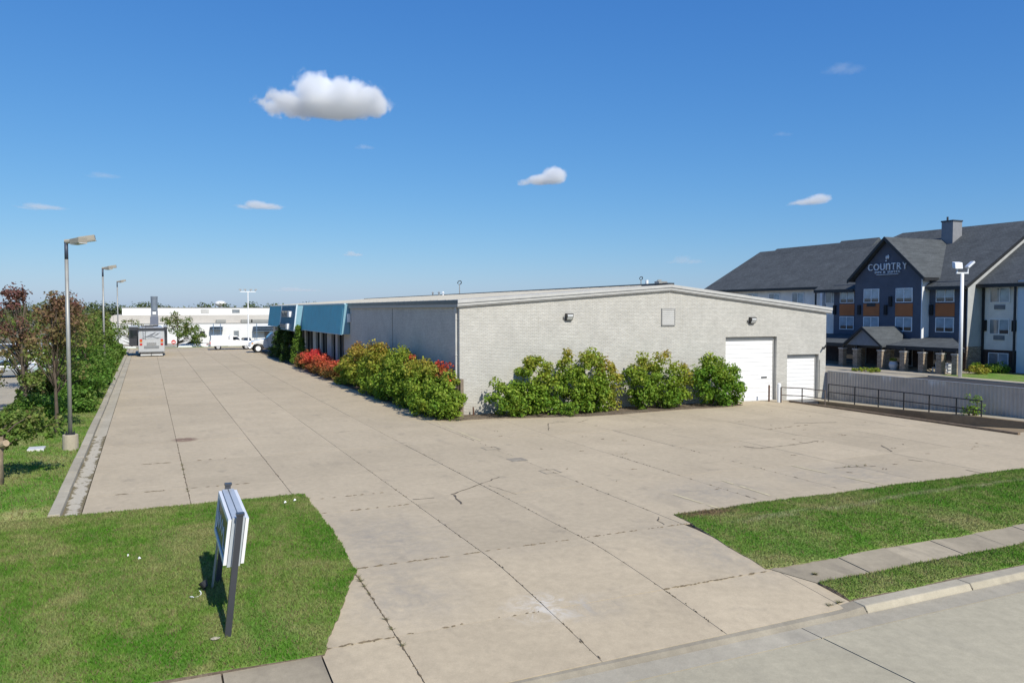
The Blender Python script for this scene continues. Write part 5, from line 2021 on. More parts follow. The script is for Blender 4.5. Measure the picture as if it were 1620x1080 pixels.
for (pc, suv, loc, rz, lb) in cars:
    key = (pc, suv)
    if key not in protos:
        c = make_car(paint[pc], lb, bool(suv))
        c.location = loc
        c.rotation_euler = (0, 0, rz)
        protos[key] = c
    else:
        dup(protos[key], loc, rz, lb)

# ---- motorhome seen from behind
rv = thing('motorhome', 'silver motorhome seen from behind at the far end of the lot', 'motorhome', (.35, 99.2, 0))
X0, Y0 = .47, 99.2
m_ = MB()
hw = 1.36
secs = []
for (y, wb, wt, zb, zt) in ((0, .98 * hw, .90 * hw, .55, 3.18), (.12, hw, .95 * hw, .42, 3.32), (10.6, hw, .95 * hw, .42, 3.32), (10.9, .95 * hw, .9 * hw, .55, 3.2)):
    secs.append([(X0 - wb, Y0 + y, zb), (X0 + wb, Y0 + y, zb), (X0 + hw, Y0 + y, 1.4), (X0 + wb, Y0 + y, 2.6), (X0 + wt, Y0 + y, zt - .12), (X0 + wt * .86, Y0 + y, zt), (X0 - wt * .86, Y0 + y, zt), (X0 - wt, Y0 + y, zt - .12), (X0 - wb, Y0 + y, 2.6), (X0 - hw, Y0 + y, 1.4)])
m_.loft(secs)
body = m_.build('body', M_SILVER, rv, bevel=.04)
m_ = MB()
m_.box(X0 - 1.3, X0 + 1.3, Y0 - .045, Y0 - .005, 2.92, 3.26)
m_.build('rear_header', M_CHARCOAL, rv)
for s, w0 in ((-1, .95), (1, .32)):
    m_ = MB()
    a, b = (X0 - hw - w0, X0 - hw - .005) if s < 0 else (X0 + hw + .005, X0 + hw + w0)
    m_.box(a, b, Y0 + 1.2, Y0 + 5.4, 1.2, 3.34)
    so = m_.build('slide_out', M_CHARCOAL, rv, bevel=.03)
    m_ = MB()
    m_.box(a - .05, b, Y0 + 1.15, Y0 + 5.45, 3.342, 3.41)
    m_.build('slide_topper', M_SILVER, so)
    m_ = MB()
    m_.box(a + .12, b - .08, Y0 + 1.17, Y0 + 1.197, 2.1, 3.0)
    m_.build('window', M_GLASS, so)
m_ = MB()
m_.box(X0 - 1.05, X0 + 1.05, Y0 - .022, Y0 - .004, 2.02, 2.88)
m_.build('rear_panel', simple('pale_silver_panel', (0.5, 0.52, 0.55), .3, .2), rv)
for pts in ([(-.8, 2.10), (-.2, 2.34), (.3, 2.58), (.45, 2.62), (.1, 2.36), (-.3, 2.2)], [(-.35, 2.14), (.1, 2.30), (.42, 2.14), (.8, 2.18), (.5, 2.06), (.1, 2.2)], [(.2, 2.3), (.55, 2.5), (.75, 2.55), (.5, 2.36)]):
    m_ = MB()
    m_.ext([(X0 + a * 1.22, Y0 - .04, 2.42 + (z - 2.34) * 1.35) for a, z in pts], (0, .016, 0))
    m_.build('graphic_swoosh', simple('swoosh_grey', (0.14, 0.15, 0.17), .35), rv)
for s in (-1, 1):
    for (z0, z1, mt) in ((1.78, 1.98, M_RED), (1.66, 1.78, M_AMBER), (1.30, 1.52, M_RED)):
        m_ = MB()
        m_.box(X0 + s * 1.08 - .13, X0 + s * 1.08 + .13, Y0 - .06, Y0 - .002, z0, z1 - .01)
        m_.build('tail_light', mt, rv)
m_ = MB()
m_.box(X0 - .78, X0 + .78, Y0 - .03, Y0 - .003, .92, 1.22)
m_.build('engine_grille', simple('grille_grey', (0.2, 0.21, 0.22), .5), rv)
m_ = MB()
for k in range(3):
    m_.box(X0 - .5, X0 + .5, Y0 - .05, Y0 - .005, 1.3 + k * .12, 1.35 + k * .12)
m_.build('louvre_bar', M_CHROME, rv)
m_ = MB()
m_.box(X0 - 1.2, X0 + 1.2, Y0 - .16, Y0 + .1, .42, .56)
m_.build('bumper', M_CHARCOAL, rv, bevel=.02)
m_ = MB()
m_.box(X0 - 1.15, X0 + 1.15, Y0 + .06, Y0 + .1, .12, .42)
m_.build('mud_flap', M_WHITEM, rv)
m_ = MB()
m_.bar((X0, Y0 - .1, .4), (X0, Y0 - .45, .38), .09, .09)
m_.build('tow_hitch', M_DARK, rv)
m_ = MB()
for s in (-.86, -.6):
    m_.cyl((X0 + s, Y0 - .1, 2.0), (X0 + s, Y0 - .1, 3.45), .02, .02, 6)
for k in range(5):
    m_.cyl((X0 - .86, Y0 - .1, 2.1 + k * .28), (X0 - .6, Y0 - .1, 2.1 + k * .28), .015, .015, 6)
m_.build('ladder', M_CHROME, rv)
for (y, xx, w_, h_) in ((1.2, -.2, .45, .22), (4.0, .3, .45, .24), (2.6, -.75, .3, .16)):
    m_ = MB()
    m_.box(X0 + xx - w_, X0 + xx + w_, Y0 + y, Y0 + y + .9, 3.325, 3.33 + h_)
    m_.build('air_conditioner', M_CHARCOAL, rv, bevel=.04)
add_wheels(rv, [(X0 + s * 1.08, Y0 + y, .48) for s in (-1, 1) for y in (2.6, 3.9, 8.6)], .48, .3)

# ---- white pickup with topper, side on
pk = thing('pickup_truck', 'white pickup truck with bed topper parked by the far kerb', 'pickup truck', (10.4, 112.6, 0))
PX, PY = 10.3, 112.6


def side_profile(pts, y0, y1, inset=0.0):
    m_ = MB()
    m_.ext([(PX + a, y0, z) for a, z in pts], (0, y1 - y0, 0))
    return m_


side_profile([(-2.7, .5), (2.75, .5), (2.8, .95), (2.6, 1.1), (1.25, 1.2), (.9, 1.25), (-2.72, 1.22)], PY - .95, PY + .95).build('body', P_W, pk, bevel=.05)
side_profile([(-.35, 1.22), (1.25, 1.2), (.75, 1.78), (.55, 1.84), (-.2, 1.84), (-.35, 1.8)], PY - .84, PY + .84).build('cab', P_W, pk, bevel=.05)
side_profile([(-2.68, 1.225), (-.42, 1.225), (-.42, 1.9), (-2.6, 1.9)], PY - .88, PY + .88).build('bed_topper', P_W, pk, bevel=.04)
side_profile([(.12, 1.26), (1.05, 1.26), (.68, 1.72), (.12, 1.74)], PY - .86, PY + .86).build('window', M_GLASS, pk)
m_ = MB()
m_.box(PX - 2.78, PX - 2.68, PY - .93, PY - .72, .8, 1.12)
m_.build('tail_light', M_RED, pk)
m_ = MB()
m_.box(PX - 2.85, PX - 2.65, PY - .95, PY + .95, .42, .58)
m_.build('bumper', M_CHROME, pk)
for xx in (-1.75, 1.8):
    for s in (-1, 1):
        a, b = MB(), MB()
        wheel(a, b, (PX + xx, PY + s * .82, .38), (0, 1, 0), .38, .24)
        wo = a.build('wheel', M_BLACK, pk)
        b.build('rim', M_SILVER, wo)

# ---- white hood truck facing left, its box hidden behind the office
tk = thing('box_truck', 'white hooded work truck with shaded blue side, nose to the left', 'truck', (15.5, 103.5, 0))
TX, TY = 12.2, 103.6


def tprof(pts, y0, y1):
    m_ = MB()
    m_.ext([(TX + a, y0, z) for a, z in pts], (0, y1 - y0, 0))
    return m_


tprof([(-.65, .62), (-.62, 1.15), (-.2, 1.42), (1.35, 1.72), (1.55, .9), (1.5, .55), (1.05, .55), (.8, 1.0), (.3, 1.15), (-.2, 1.0), (-.45, .6)], TY - 1.08, TY + 1.08).build('hood', P_W, tk, bevel=.06)
tprof([(1.36, .6), (3.0, .6), (3.0, 2.5), (2.1, 2.5), (1.36, 1.72)], TY - 1.0, TY + 1.0).build('cab', P_W, tk, bevel=.05)
tprof([(1.9, 1.62), (2.75, 1.62), (2.75, 2.25), (2.28, 2.25)], TY - 1.012, TY + 1.012).build('window', M_GLASS, tk)
m_ = MB()
m_.add([(TX + 1.43, TY - .85, 1.8), (TX + 1.43, TY + .85, 1.8), (TX + 2.03, TY + .8, 2.44), (TX + 2.03, TY - .8, 2.44)], [(0, 1, 2, 3)])
m_.v = [(x - .03, y, z + .02) for x, y, z in m_.v]
m_.build('windscreen', M_GLASS, tk)
m_ = MB()
m_.box(TX + 3.1, TX + 9.4, TY - 1.2, TY + 1.2, .95, 2.75)
m_.build('cargo_box', P_W, tk, bevel=.03)
m_ = MB()
m_.box(TX - .8, TX - .66, TY - 1.1, TY + 1.1, .4, .72)
m_.build('bumper', M_CHROME, tk, bevel=.02)
m_ = MB()
m_.box(TX - .5, TX - .3, TY - 1.1, TY - 1.082, 1.1, 1.25)
m_.build('marker_light', M_AMBER, tk)
m_ = MB()
m_.bar((TX + 1.5, TY - 1.05, 1.75), (TX + 1.2, TY - 1.4, 1.85), .04, .04)
m_.box(TX + 1.12, TX + 1.2, TY - 1.55, TY - 1.3, 1.6, 2.15)
m_.build('mirror', M_CHARCOAL, tk)
for xx in (.3, 7.4):
    for s in (-1, 1):
        a, b = MB(), MB()
        wheel(a, b, (TX + xx, TY + s * .95, .52), (0, 1, 0), .52, .3)
        wo = a.build('wheel', M_BLACK, tk)
        b.build('rim', M_WHITE, wo)

# ------------------------------------------------------------------ far side: white plant, poles, signs, wheel stops
fb = thing('white_building', 'long flat roofed white and beige industrial building behind the lot', 'industrial building', (25, 206, -2.6))
MW = simple('chalk_white_wall', (0.72, 0.72, 0.71), .7, 0, .05, .5)
MBG = simple('beige_band', (0.50, 0.47, 0.43), .7, 0, .05, .5)
m_ = MB()
m_.box(-7.2, 62, 206.0, 240, -2.8, 1.95)
m_.build('lower_wall', MW, fb)
m_ = MB()
m_.box(-7.0, 62, 207.0, 240, 1.955, 4.05)
m_.build('beige_wall', MBG, fb)
m_ = MB()
m_.box(-5.2, 62, 208.5, 240, 4.055, 5.75)
m_.build('upper_wall', MW, fb)
m_ = MB()
m_.box(-7.4, 62, 205.9, 206.2, 1.96, 2.15)
m_.box(-5.3, 62, 208.4, 208.7, 5.755, 5.88)
m_.build('parapet_cap', M_TRIM2, fb)
m_ = MB()
m_.ext([(-9.5, 207.5, -2.8), (-7.0, 207.5, -2.8), (-7.0, 207.5, 4.0), (-9.5, 207.5, 2.9)], (0, 20, 0))
m_.build('side_wing', MBG, fb)


def far_window(x, z, w_, h_, yy, mt=M_GLASS):
    a = MB()
    a.box(x - w_ / 2 - .1, x + w_ / 2 + .1, yy - .06, yy - .002, z - h_ / 2 - .1, z + h_ / 2 + .1)
    o = a.build('window', M_TRIM, fb)
    b = MB()
    b.box(x - w_ / 2, x + w_ / 2, yy - .09, yy - .062, z - h_ / 2, z + h_ / 2)
    b.build('pane', mt, o)


for x, mt in ((13.0, M_TRIM), (20.2, M_CURTD), (31.6, M_GLASS), (36.2, M_CURTD)):
    far_window(x, 4.95, 1.7, .75, 208.5, mt)
for x in (12.2, 20.0, 27.2, 31.2, 38.5):
    far_window(x, -.55, 1.1, 1.35, 206.0, M_CURTD if x in (20.0, 31.2) else M_GLASS)
for x, w_ in ((16.5, 2.2), (22.5, 2.6), (27.5, 8.0)):
    a = MB()
    a.box(x - w_ / 2, x + w_ / 2, 205.8, 206.9, 2.2, 2.9)
    a.build('roof_unit', M_GALV, fb)
for (x0, x1, n) in ((14.2, 16.6, 2), (24.2, 31.4, 3)):
    c = MB()
    for k in range(n):
        for a in (0, 1):
            c.bar((x0, 204.3 + a * 1.6, 1.2 - k * .55), (x1, 204.3 + a * 1.6, 1.2 - k * .55), .12, .12)
        c.box(x0 - .3, x1 + .3, 204.2, 206.0, 1.12 - k * .55, 1.18 - k * .55)
    for x in (x0 + .4, x1 - .4):
        c.bar((x, 204.3, -2.6), (x, 204.3, 2.0), .16, .16)
    c.build('canopy_frame', simple('blue_steel', (0.10, 0.16, 0.24), .5), fb)

t = thing('flood_pole', 'tall thin white pole with four flood lights on crossbar', 'flood light pole', (17.4, 157, -2.1))
m_ = MB()
m_.cyl((17.4, 157, -2.2), (17.4, 157, 8.7), .14, .10, 10)
m_.build('pole', M_WHITE, t)
m_ = MB()
m_.bar((16.0, 157, 8.7), (18.8, 157, 8.7), .14, .14)
m_.build('crossbar', M_WHITE, t)
for k in range(4):
    m_ = MB()
    x = 16.1 + k * .87
    m_.bar((x, 157, 8.75), (x, 157, 9.0), .06, .06)
    m_.obox((x + (.1 if k > 1 else -.1), 156.9, 9.08), (.22, 0, 0), (0, .12, 0), (.02, .05, .1))
    m_.build('flood_head', M_CHARCOAL, t)

t = thing('pylon_sign', 'tall slate grey pylon with white square, rising behind the motorhome', 'pylon', (1.3, 150, -2))
m_ = MB()
m_.box(.55, 1.85, 149.6, 150.3, -2.2, 4.1)
m_.build('base_tower', simple('slate_cladding', (0.13, 0.145, 0.19), .5, 0, .1, .6), t)
m_ = MB()
m_.box(.68, 1.8, 149.65, 150.25, 4.105, 5.2)
m_.build('mid_tower', simple('slate_cladding2', (0.17, 0.185, 0.225), .5, 0, .1, .6), t)
m_ = MB()
m_.cyl((1.24, 149.95, 5.205), (1.24, 149.95, 7.6), .50, .56, 16)
m_.build('upper_drum', simple('slate_cladding3', (0.20, 0.235, 0.28), .4, .2, .2, .8), t)
m_ = MB()
m_.box(.95, 1.5, 149.58, 149.645, 4.5, 5.0)
m_.build('white_panel', M_WHITE, t)

for i, (x, y, z, lb) in enumerate(((3.35, 119.8, .1, 'round red and white sign right of the motorhome'), (-4.8, 119.6, .1, 'round red and white sign beside the far lamp post'))):
    t = thing('road_sign', lb, 'road sign', (x, y, z), 'small red signs at the far kerb')
    m_ = MB()
    m_.cyl((x, y, z - .1), (x, y, z + 1.0), .03, .03, 6)
    m_.build('post', M_GALV, t)
    m_ = MB()
    m_.cyl((x, y - .03, z + .75), (x, y - .06, z + .75), .30, .30, 8)
    pl_ = m_.build('plate', M_RED, t)
    m_ = MB()
    m_.box(x - .16, x + .16, y - .068, y - .062, z + .64, z + .80)
    m_.build('white_patch', M_WHITE, pl_)
G = 'white wheel stops at the far kerb'
ws = None
for i, (x, lb) in enumerate(((-4.3, 'white wheel stop left of the motorhome'), (-2.3, 'second white wheel stop left of the motorhome'), (4.9, 'white wheel stop just right of the motorhome'), (8.3, 'white wheel stop before the dark grey SUV'), (11.6, 'white wheel stop behind the tail of the pickup'))):
    if ws is None:
        m_ = MB()
        m_.loft([[(-.95 + e, -.13, 0), (-.95 + e, .13, 0), (-.95 + e, .09, h), (-.95 + e, -.09, h)] for e, h in ((0, .08), (.12, .2), (1.78, .2), (1.9, .08))])
        ws = m_.build('wheel_stop', MW, bevel=.02)
        ws.location = (x, 121.6, .03)
        tag(ws, lb, 'wheel stop', G)
    else:
        o = ws.copy()
        col.objects.link(o)
        o.location = (x, 121.6, .03)
        o['label'] = lb

# tree right of the motorhome, and one behind the truck
tree('tree', 'open crowned tree right of the motorhome before the white building', (4.1, 127, -.7), 6.2,
     [(.2, 0, 3.4, 2.4, 2.2, 1.7), (1.9, 0, 2.6, 1.8, 1.8, 1.4), (-.8, 0, 4.6, 1.5, 1.6, 1.0), (2.8, 0, 1.8, 1.2, 1.4, 1.0)],
     85, 40, .5, .22, hue_tree(0, 6, .25, .45), 91, 'trees beyond the lot', trunk_r=.14)
tree('tree', 'sparse twiggy tree left of the motorhome roof', (-2.0, 128, -.7), 5.8,
     [(.0, 0, 3.0, 2.2, 2.2, 1.6), (-2.0, 0, 2.6, 1.6, 1.6, 1.3)], 55, 34, .5, .2, hue_tree(0, 6, .3, .5), 92, 'trees beyond the lot', trunk_r=.12)
tree('tree', 'small dark green tree seen behind the white truck cab', (20.5, 124, -.5), 4.4,
     [(.0, 0, 2.4, 1.5, 1.6, 1.5)], 50, 40, .5, .22, hue_tree(0, 6, .05, .2), 93, 'trees beyond the lot', trunk_r=.12)
tree('tree', 'grey green tree at the left end of the white building', (-9.0, 150, -1.8), 7.0,
     [(.0, 0, 4.0, 3.0, 3.0, 2.4), (-3.4, 0, 3.4, 2.6, 2.6, 2.0)], 80, 42, .7, .3, hue_tree(0, 7, .15, .4), 94, 'trees beyond the lot', trunk_r=.16)

# wooded skyline
def skyline(name, segs, seed, size, label_n, hues=(.2, .6)):
    cl = []
    rr = np.random.default_rng(seed)
    for (x, y, z0, h, rad, n) in segs:
        for k in range(n):
            a = rr.random() * 6.283
            kk = math.sqrt(rr.random())
            z = z0 + h * rr.random() ** .8
            sp = rad * (1 - .45 * ((z - z0) / h) ** 2)
            cl.append((x + math.cos(a) * sp * kk, y + math.sin(a) * sp * kk, z, size * 2.2))
    me = leaf_mesh(name, cl, 16, size, L_FAR, lambda p, q: hues[0] + (hues[1] - hues[0]) * (np.sin(p[:, 0] * .11) * .5 + .5) + q.normal(size=len(p)) * .08, seed, -3)
    o = bpy.data.objects.new(name, me)
    col.objects.link(o)
    return stuff(o)


segs = []
r2 = random.Random(5)
D = 430
for k in range(95):
    ang = R(-34 + k * 0.78)
    d = D + r2.uniform(-25, 90)
    hh = r2.uniform(8.0, 10.5) * (d / 430)
    if k < 28:
        hh *= 1.12
    segs.append((math.sin(ang) * d, math.cos(ang) * d, -3, hh, 7.5, 42))
skyline('treeline', segs, 7, 1.1, '')
segs = []
for k in range(40):
    ang = R(-33 + k * 0.75)
    d = 205 + r2.uniform(-12, 30)
    if ang > R(-8.0):
        break
    segs.append((math.sin(ang) * d, math.cos(ang) * d, -3, r2.uniform(8.0, 9.4), 4.5, 46))
skyline('woodland', segs, 8, .62, '', (.1, .5))
# water tower beyond the trees
t = thing('water_tower', 'distant white water tower dome above the tree line', 'water tower', (47, 590, -3))
m_ = MB()
m_.sphere((47, 590, 9.6), 3.6, (1.1, 1.1, .55), 20, 10)
m_.build('tank', MW, t, True)
m_ = MB()
m_.cyl((47, 590, -3), (47, 590, 8.4), 1.0, .8, 12)
m_.build('stem', MW, t)

# ------------------------------------------------------------------ hotel
ht = thing('hotel', 'three storey hotel in dark blue and white siding with steep slate roofs', 'hotel', (69, 57, -.4))
GZ = -.6
m_ = MB()
m_.box(69.0, 90, 49.4, 65.2, 1.9, 8.0)
m_.build('main_wall', M_NAVY, ht)
m_ = MB()
m_.box(69.002, 90, 49.402, 66.9, GZ, 1.898)
m_.build('ground_storey_wall', M_DKSTONE, ht)
# gabled projection
m_ = MB()
m_.ext([(68.0, 53.5, 1.9), (68.0, 61.4, 1.9), (68.0, 61.4, 8.45), (68.0, 57.42, 12.3), (68.0, 53.5, 8.45)], (.99, 0, 0))
m_.build('gable_wall', M_NAVY, ht)
m_ = MB()
m_.ext([(68.99, 53.5, 8.0), (68.99, 61.4, 8.0), (68.99, 61.4, 8.45), (68.99, 57.42, 12.3), (68.99, 53.5, 8.45)], (8, 0, 0))
m_.build('gable_core', M_NAVY, ht)
m_ = MB()
m_.box(67.996, 68.996, 53.40, 53.498, 1.9, 8.35)
m_.build('white_return', M_WHITE, ht)
# gable end wall of the main block, light grey, and its stone foot
m_ = MB()
m_.ext([(68.9, 49.395, 1.9), (68.9, 49.395, 7.55), (79.2, 49.395, 13.75), (90, 49.395, 7.5), (90, 49.395, 1.9)], (0, -.06, 0))
m_.build('end_wall', M_GREYW, ht)
m_ = MB()
m_.box(68.85, 72, 49.30, 49.393, GZ, 1.895)
m_.build('stone_foot', M_STONE, ht)
# roofs
rz = lambda x: 7.36 + .605 * (x - 68.4)
m_ = MB()
m_.ext([(68.3, 49.1, rz(68.3)), (68.3, 67.4, rz(68.3)), (77.0, 66.9, rz(77.0)), (79.2, 64.9, rz(79.2)), (79.2, 49.1, rz(79.2))], (0, 0, .22))
m_.ext([(79.2, 49.1, rz(79.2)), (79.2, 64.9, rz(79.2)), (90.5, 66.5, rz(67.9)), (90.5, 49.1, rz(67.9))], (0, 0, .22))
m_.ext([(77.0, 66.9, rz(77)), (79.2, 64.9, rz(79.2)), (90.5, 66.5, rz(67.9)), (88, 67.2, 8.0)], (0, 0, .22))
mr = m_.build('main_roof', M_SHINGLE, ht)
m_ = MB()
m_.box(68.22, 68.34, 49.1, 53.0, rz(68.3) - .12, rz(68.3) + .2)
m_.box(68.22, 68.34, 61.9, 67.4, rz(68.3) - .12, rz(68.3) + .2)
m_.build('eave_gutter', M_DARK, mr)
m_ = MB()
a_, b_ = Vector((68.3, 49.07, rz(68.3) + .05)), Vector((79.2, 49.07, rz(79.2) + .05))
m_.bar(a_, b_, .05, .28)
m_.build('rake_board', M_DARK, mr)
# gable roof
m_ = MB()
gz0, gz1 = 8.22, 12.42
vx = lambda z: 68.4 + (z + .25 - 7.36) / .605
m_.ext([(67.45, 57.42, gz1), (67.45, 52.85, gz0), (vx(gz0) + .4, 52.85, gz0), (vx(gz1) + .4, 57.42, gz1)], (0, 0, .2))
m_.ext([(67.45, 57.42, gz1), (vx(gz1) + .4, 57.42, gz1), (vx(gz0) + .4, 62.0, gz0), (67.45, 62.0, gz0)], (0, 0, .2))
gr = m_.build('gable_roof', M_SHINGLE, ht)
m_ = MB()
for sgn_ in (-1, 1):
    ye = 57.42 + sgn_ * 4.6
    m_.ext([(67.42, 57.42, gz1 + .22), (67.42, ye, gz0 + .2), (67.42, ye, gz0 - .15), (67.42, 57.42, gz1 - .15)], (.10, 0, 0))
m_.build('bargeboard', M_DARK, gr)
m_ = MB()
m_.box(67.5, 69.5, 52.78, 52.9, gz0 - .12, gz0 + .19)
m_.build('eave_gutter', M_DARK, gr)
# left wing
m_ = MB()
m_.box(72.0, 92, 66.9, 91.0, GZ, 8.0)
m_.build('left_wing_wall', M_WHITEW, ht)
m_ = MB()
m_.box(69.6, 72.5, 65.2, 66.9, 1.9, 7.9)
m_.build('white_bay', M_WHITEW, ht)
m_ = MB()
m_.box(71.3, 71.995, 69.1, 69.45, GZ, 7.75)
m_.build('pilaster', M_WHITE, ht)
lz = lambda x: 7.85 + .545 * (x - 71.5)
m_ = MB()
m_.ext([(71.4, 66.9, lz(71.4)), (71.4, 91.4, lz(71.4)), (82, 91.4, lz(82)), (82, 66.9, lz(82))], (0, 0, .2))
m_.ext([(82, 66.9, lz(82)), (82, 91.4, lz(82)), (92.6, 91.4, lz(71.4)), (92.6, 66.9, lz(71.4))], (0, 0, .2))
lr = m_.build('left_wing_roof', M_SHINGLE, ht)
m_ = MB()
m_.box(71.32, 71.42, 67.2, 91.4, lz(71.4) - .12, lz(71.4) + .18)
m_.build('eave_gutter', M_DARK, lr)
m_ = MB()
m_.ext([(72, 91.05, 7.9), (82, 91.05, 13.5), (92, 91.05, 7.9)], (0, -.05, 0))
m_.build('left_wing_gable', M_WHITEW, ht)
# stepped ridge pieces on the left wing
m_ = MB()
for (y0, y1, zz) in ((76.5, 88.0, .22), (70.5, 76.4, .42)):
    m_.ext([(80.6, y0, lz(80.6) + .2), (82, y0, lz(82) + .2 + zz), (83.4, y0, lz(80.6) + .2)], (0, y1 - y0, 0))
m_.build('ridge_step', M_SHINGLE, lr)
# right wing
m_ = MB()
m_.box(71.0, 92, 45.6, 49.33, 1.62, 7.9)
m_.build('right_wing_wall', M_WHITEW, ht)
m_ = MB()
m_.box(70.985, 92, 45.6, 49.31, GZ, 1.6)
m_.build('right_wing_base', M_DKSTONE, ht)
m_ = MB()
m_.box(70.2, 92, 22, 45.55, GZ, 7.9)
m_.build('right_bay_wall', simple('cool_white_siding', (0.52, 0.60, 0.68), .6, 0, .05, .5), ht)
wz = lambda x: 7.72 + .61 * (x - 70.4)
m_ = MB()
m_.ext([(70.0, 22, wz(70.0)), (70.0, 49.3, wz(70.0)), (79.3, 49.3, wz(79.3)), (79.3, 22, wz(79.3))], (0, 0, .2))
m_.ext([(79.3, 22, wz(79.3)), (79.3, 49.3, wz(79.3)), (92, 49.3, wz(66.6)), (92, 22, wz(66.6))], (0, 0, .2))
rr_ = m_.build('right_wing_roof', M_SHINGLE, ht)
m_ = MB()
m_.box(69.93, 70.05, 22, 49.3, wz(70) - .14, wz(70) + .18)
m_.build('eave_gutter', M_DARK, rr_)
# downspouts
for (x, y, z0, z1) in ((68.9, 49.65, 2.0, 7.4), (70.9, 49.2, GZ, 7.6), (70.15, 45.75, GZ, 7.5), (71.9, 68.7, GZ, 7.7), (71.2, 70.0, GZ, 7.7)):
    m_ = MB()
    m_.box(x - .07, x + .07, y - .08, y + .08, z0, z1)
    m_.build('downspout', M_DARK, ht)
# chimney
m_ = MB()
m_.box(76.0, 77.4, 56.25, 57.55, 11.0, 14.45)
ch = m_.build('chimney', simple('grey_chimney', (0.23, 0.235, 0.25), .7), ht)
m_ = MB()
m_.box(75.94, 77.46, 56.19, 57.61, 14.455, 14.6)
m_.cyl((76.3, 57.1, 14.6), (76.3, 57.1, 15.0), .1, .1, 8)
m_.build('chimney_cap', M_CHARCOAL, ch)

# windows
win_f = MB()
wf, wh_ = 1.92, 1.42
t_ = .075
win_f.box(-.05, .02, -wf / 2, wf / 2, wh_ / 2 - t_, wh_ / 2)
win_f.box(-.05, .02, -wf / 2, wf / 2, -wh_ / 2, -wh_ / 2 + t_)
for yy in (-wf / 2, -t_ / 2, wf / 2 - t_):
    win_f.box(-.05, .02, yy, yy + t_, -wh_ / 2 + t_, wh_ / 2 - t_)
ME_WF = win_f.mesh('window', M_WHITE)
ME_P1 = MB().box(-.012, .015, t_ / 2, wf / 2 - t_, -wh_ / 2 + t_, wh_ / 2 - t_).mesh('pane', M_CURTD)
ME_P2 = MB().box(-.012, .015, -wf / 2 + t_, -t_ / 2, -wh_ / 2 + t_, wh_ / 2 - t_).mesh('pane', M_CURT)
ME_P3 = MB().box(-.012, .015, t_ / 2, wf / 2 - t_, -wh_ / 2 + t_, wh_ / 2 - t_).mesh('pane', M_CURT)
ME_SH1 = MB().box(-.018, -.013, t_ / 2, wf / 2 - t_, -wh_ / 2 + t_, -wh_ / 2 + .42).mesh('dark_sill_glass', M_GLASS)
ME_SH2 = MB().box(-.018, -.013, -wf / 2 + t_, -t_ / 2, -wh_ / 2 + t_, -wh_ / 2 + .42).mesh('dark_sill_glass', M_GLASS)


def hwin(x, y, z, kind=0, low=True):
    o = bpy.data.objects.new('window', ME_WF)
    col.objects.link(o)
    o.parent = ht
    o.location = (x - 69, y - 57, z + .4)
    ms = [(ME_P1 if kind == 0 else ME_P3), ME_P2]
    if low:
        ms += [ME_SH2] + ([ME_SH1] if kind else [])
    for m in ms:
        p = bpy.data.objects.new('pane', m)
        col.objects.link(p)
        p.parent = o
    return o


ME_OR = MB().box(-.03, .015, -1.0, 1.0, -.62, .62).mesh('russet_panel', M_ORANGE)
ME_AC = MB().box(-.06, .01, -.55, .55, -.19, .19).mesh('air_conditioner', M_DARK)
ME_LV = MB().box(-.06, .01, -.5, .5, -.2, .2).mesh('air_conditioner', simple('ac_grille_grey', (0.16, 0.18, 0.2), .6))
ME_LM = MB().box(-.16, .01, -.17, .17, -.5, .5).mesh('wall_sconce', M_BLACK)


def hpart(me, x, y, z):
    o = bpy.data.objects.new(me.name.split('.')[0], me)
    col.objects.link(o)
    o.parent = ht
    o.location = (x - 69, y - 57, z + .4)
    return o


for (x, y) in ((69, 63.35), (68, 59.3), (68, 55.4), (69, 51.7)):
    hwin(x - .012, y, 6.74, int(y) % 2)
    hpart(ME_OR, x - .01, y, 5.3)
    hwin(x - .012, y, 3.88, 1)
hpart(ME_AC, 68 - .012, 59.3, 5.82)
for (x, y) in ((69, 65.0), (68, 60.8), (68, 57.5), (69, 53.1)):
    hpart(ME_LM, x - .01, y, 5.3)
hpart(ME_LM, 67.99, 56.95, 6.15)
for (y) in (47.7,):
    hwin(70.985, y, 6.65, 0, False)
    hwin(70.985, y, 3.75, 0)
    hpart(ME_LV, 70.985, y, 5.55)
    hpart(ME_LV, 70.985, y, 2.75)
    hwin(70.97, y, .65, 0, False)
for y in (49.05, 46.3):
    hpart(ME_LM, 70.985, y, 3.85)
for y in (66.0,):
    hwin(69.585, y, 6.7, 0, False)
for y in (73.6, 77.6, 81.6, 85.6, 89.2):
    hwin(71.985, y, 6.65, 0, False)
# ground floor glazing behind the porch
for (y, w_) in ((51.6, 2.4), (56.4, 2.6), (62.2, 3.0)):
    m_ = MB()
    m_.box(68.93, 68.99, y - w_ / 2, y + w_ / 2, -.3, 1.7)
    o = m_.build('window', M_TRIM2, ht)
    for k in (0, 1):
        g_ = MB()
        g_.box(68.9, 68.925, y - w_ / 2 + .08 + k * w_ / 2, y - .08 + k * w_ / 2, -.2, 1.6)
        g_.build('pane', M_GLASS, o)

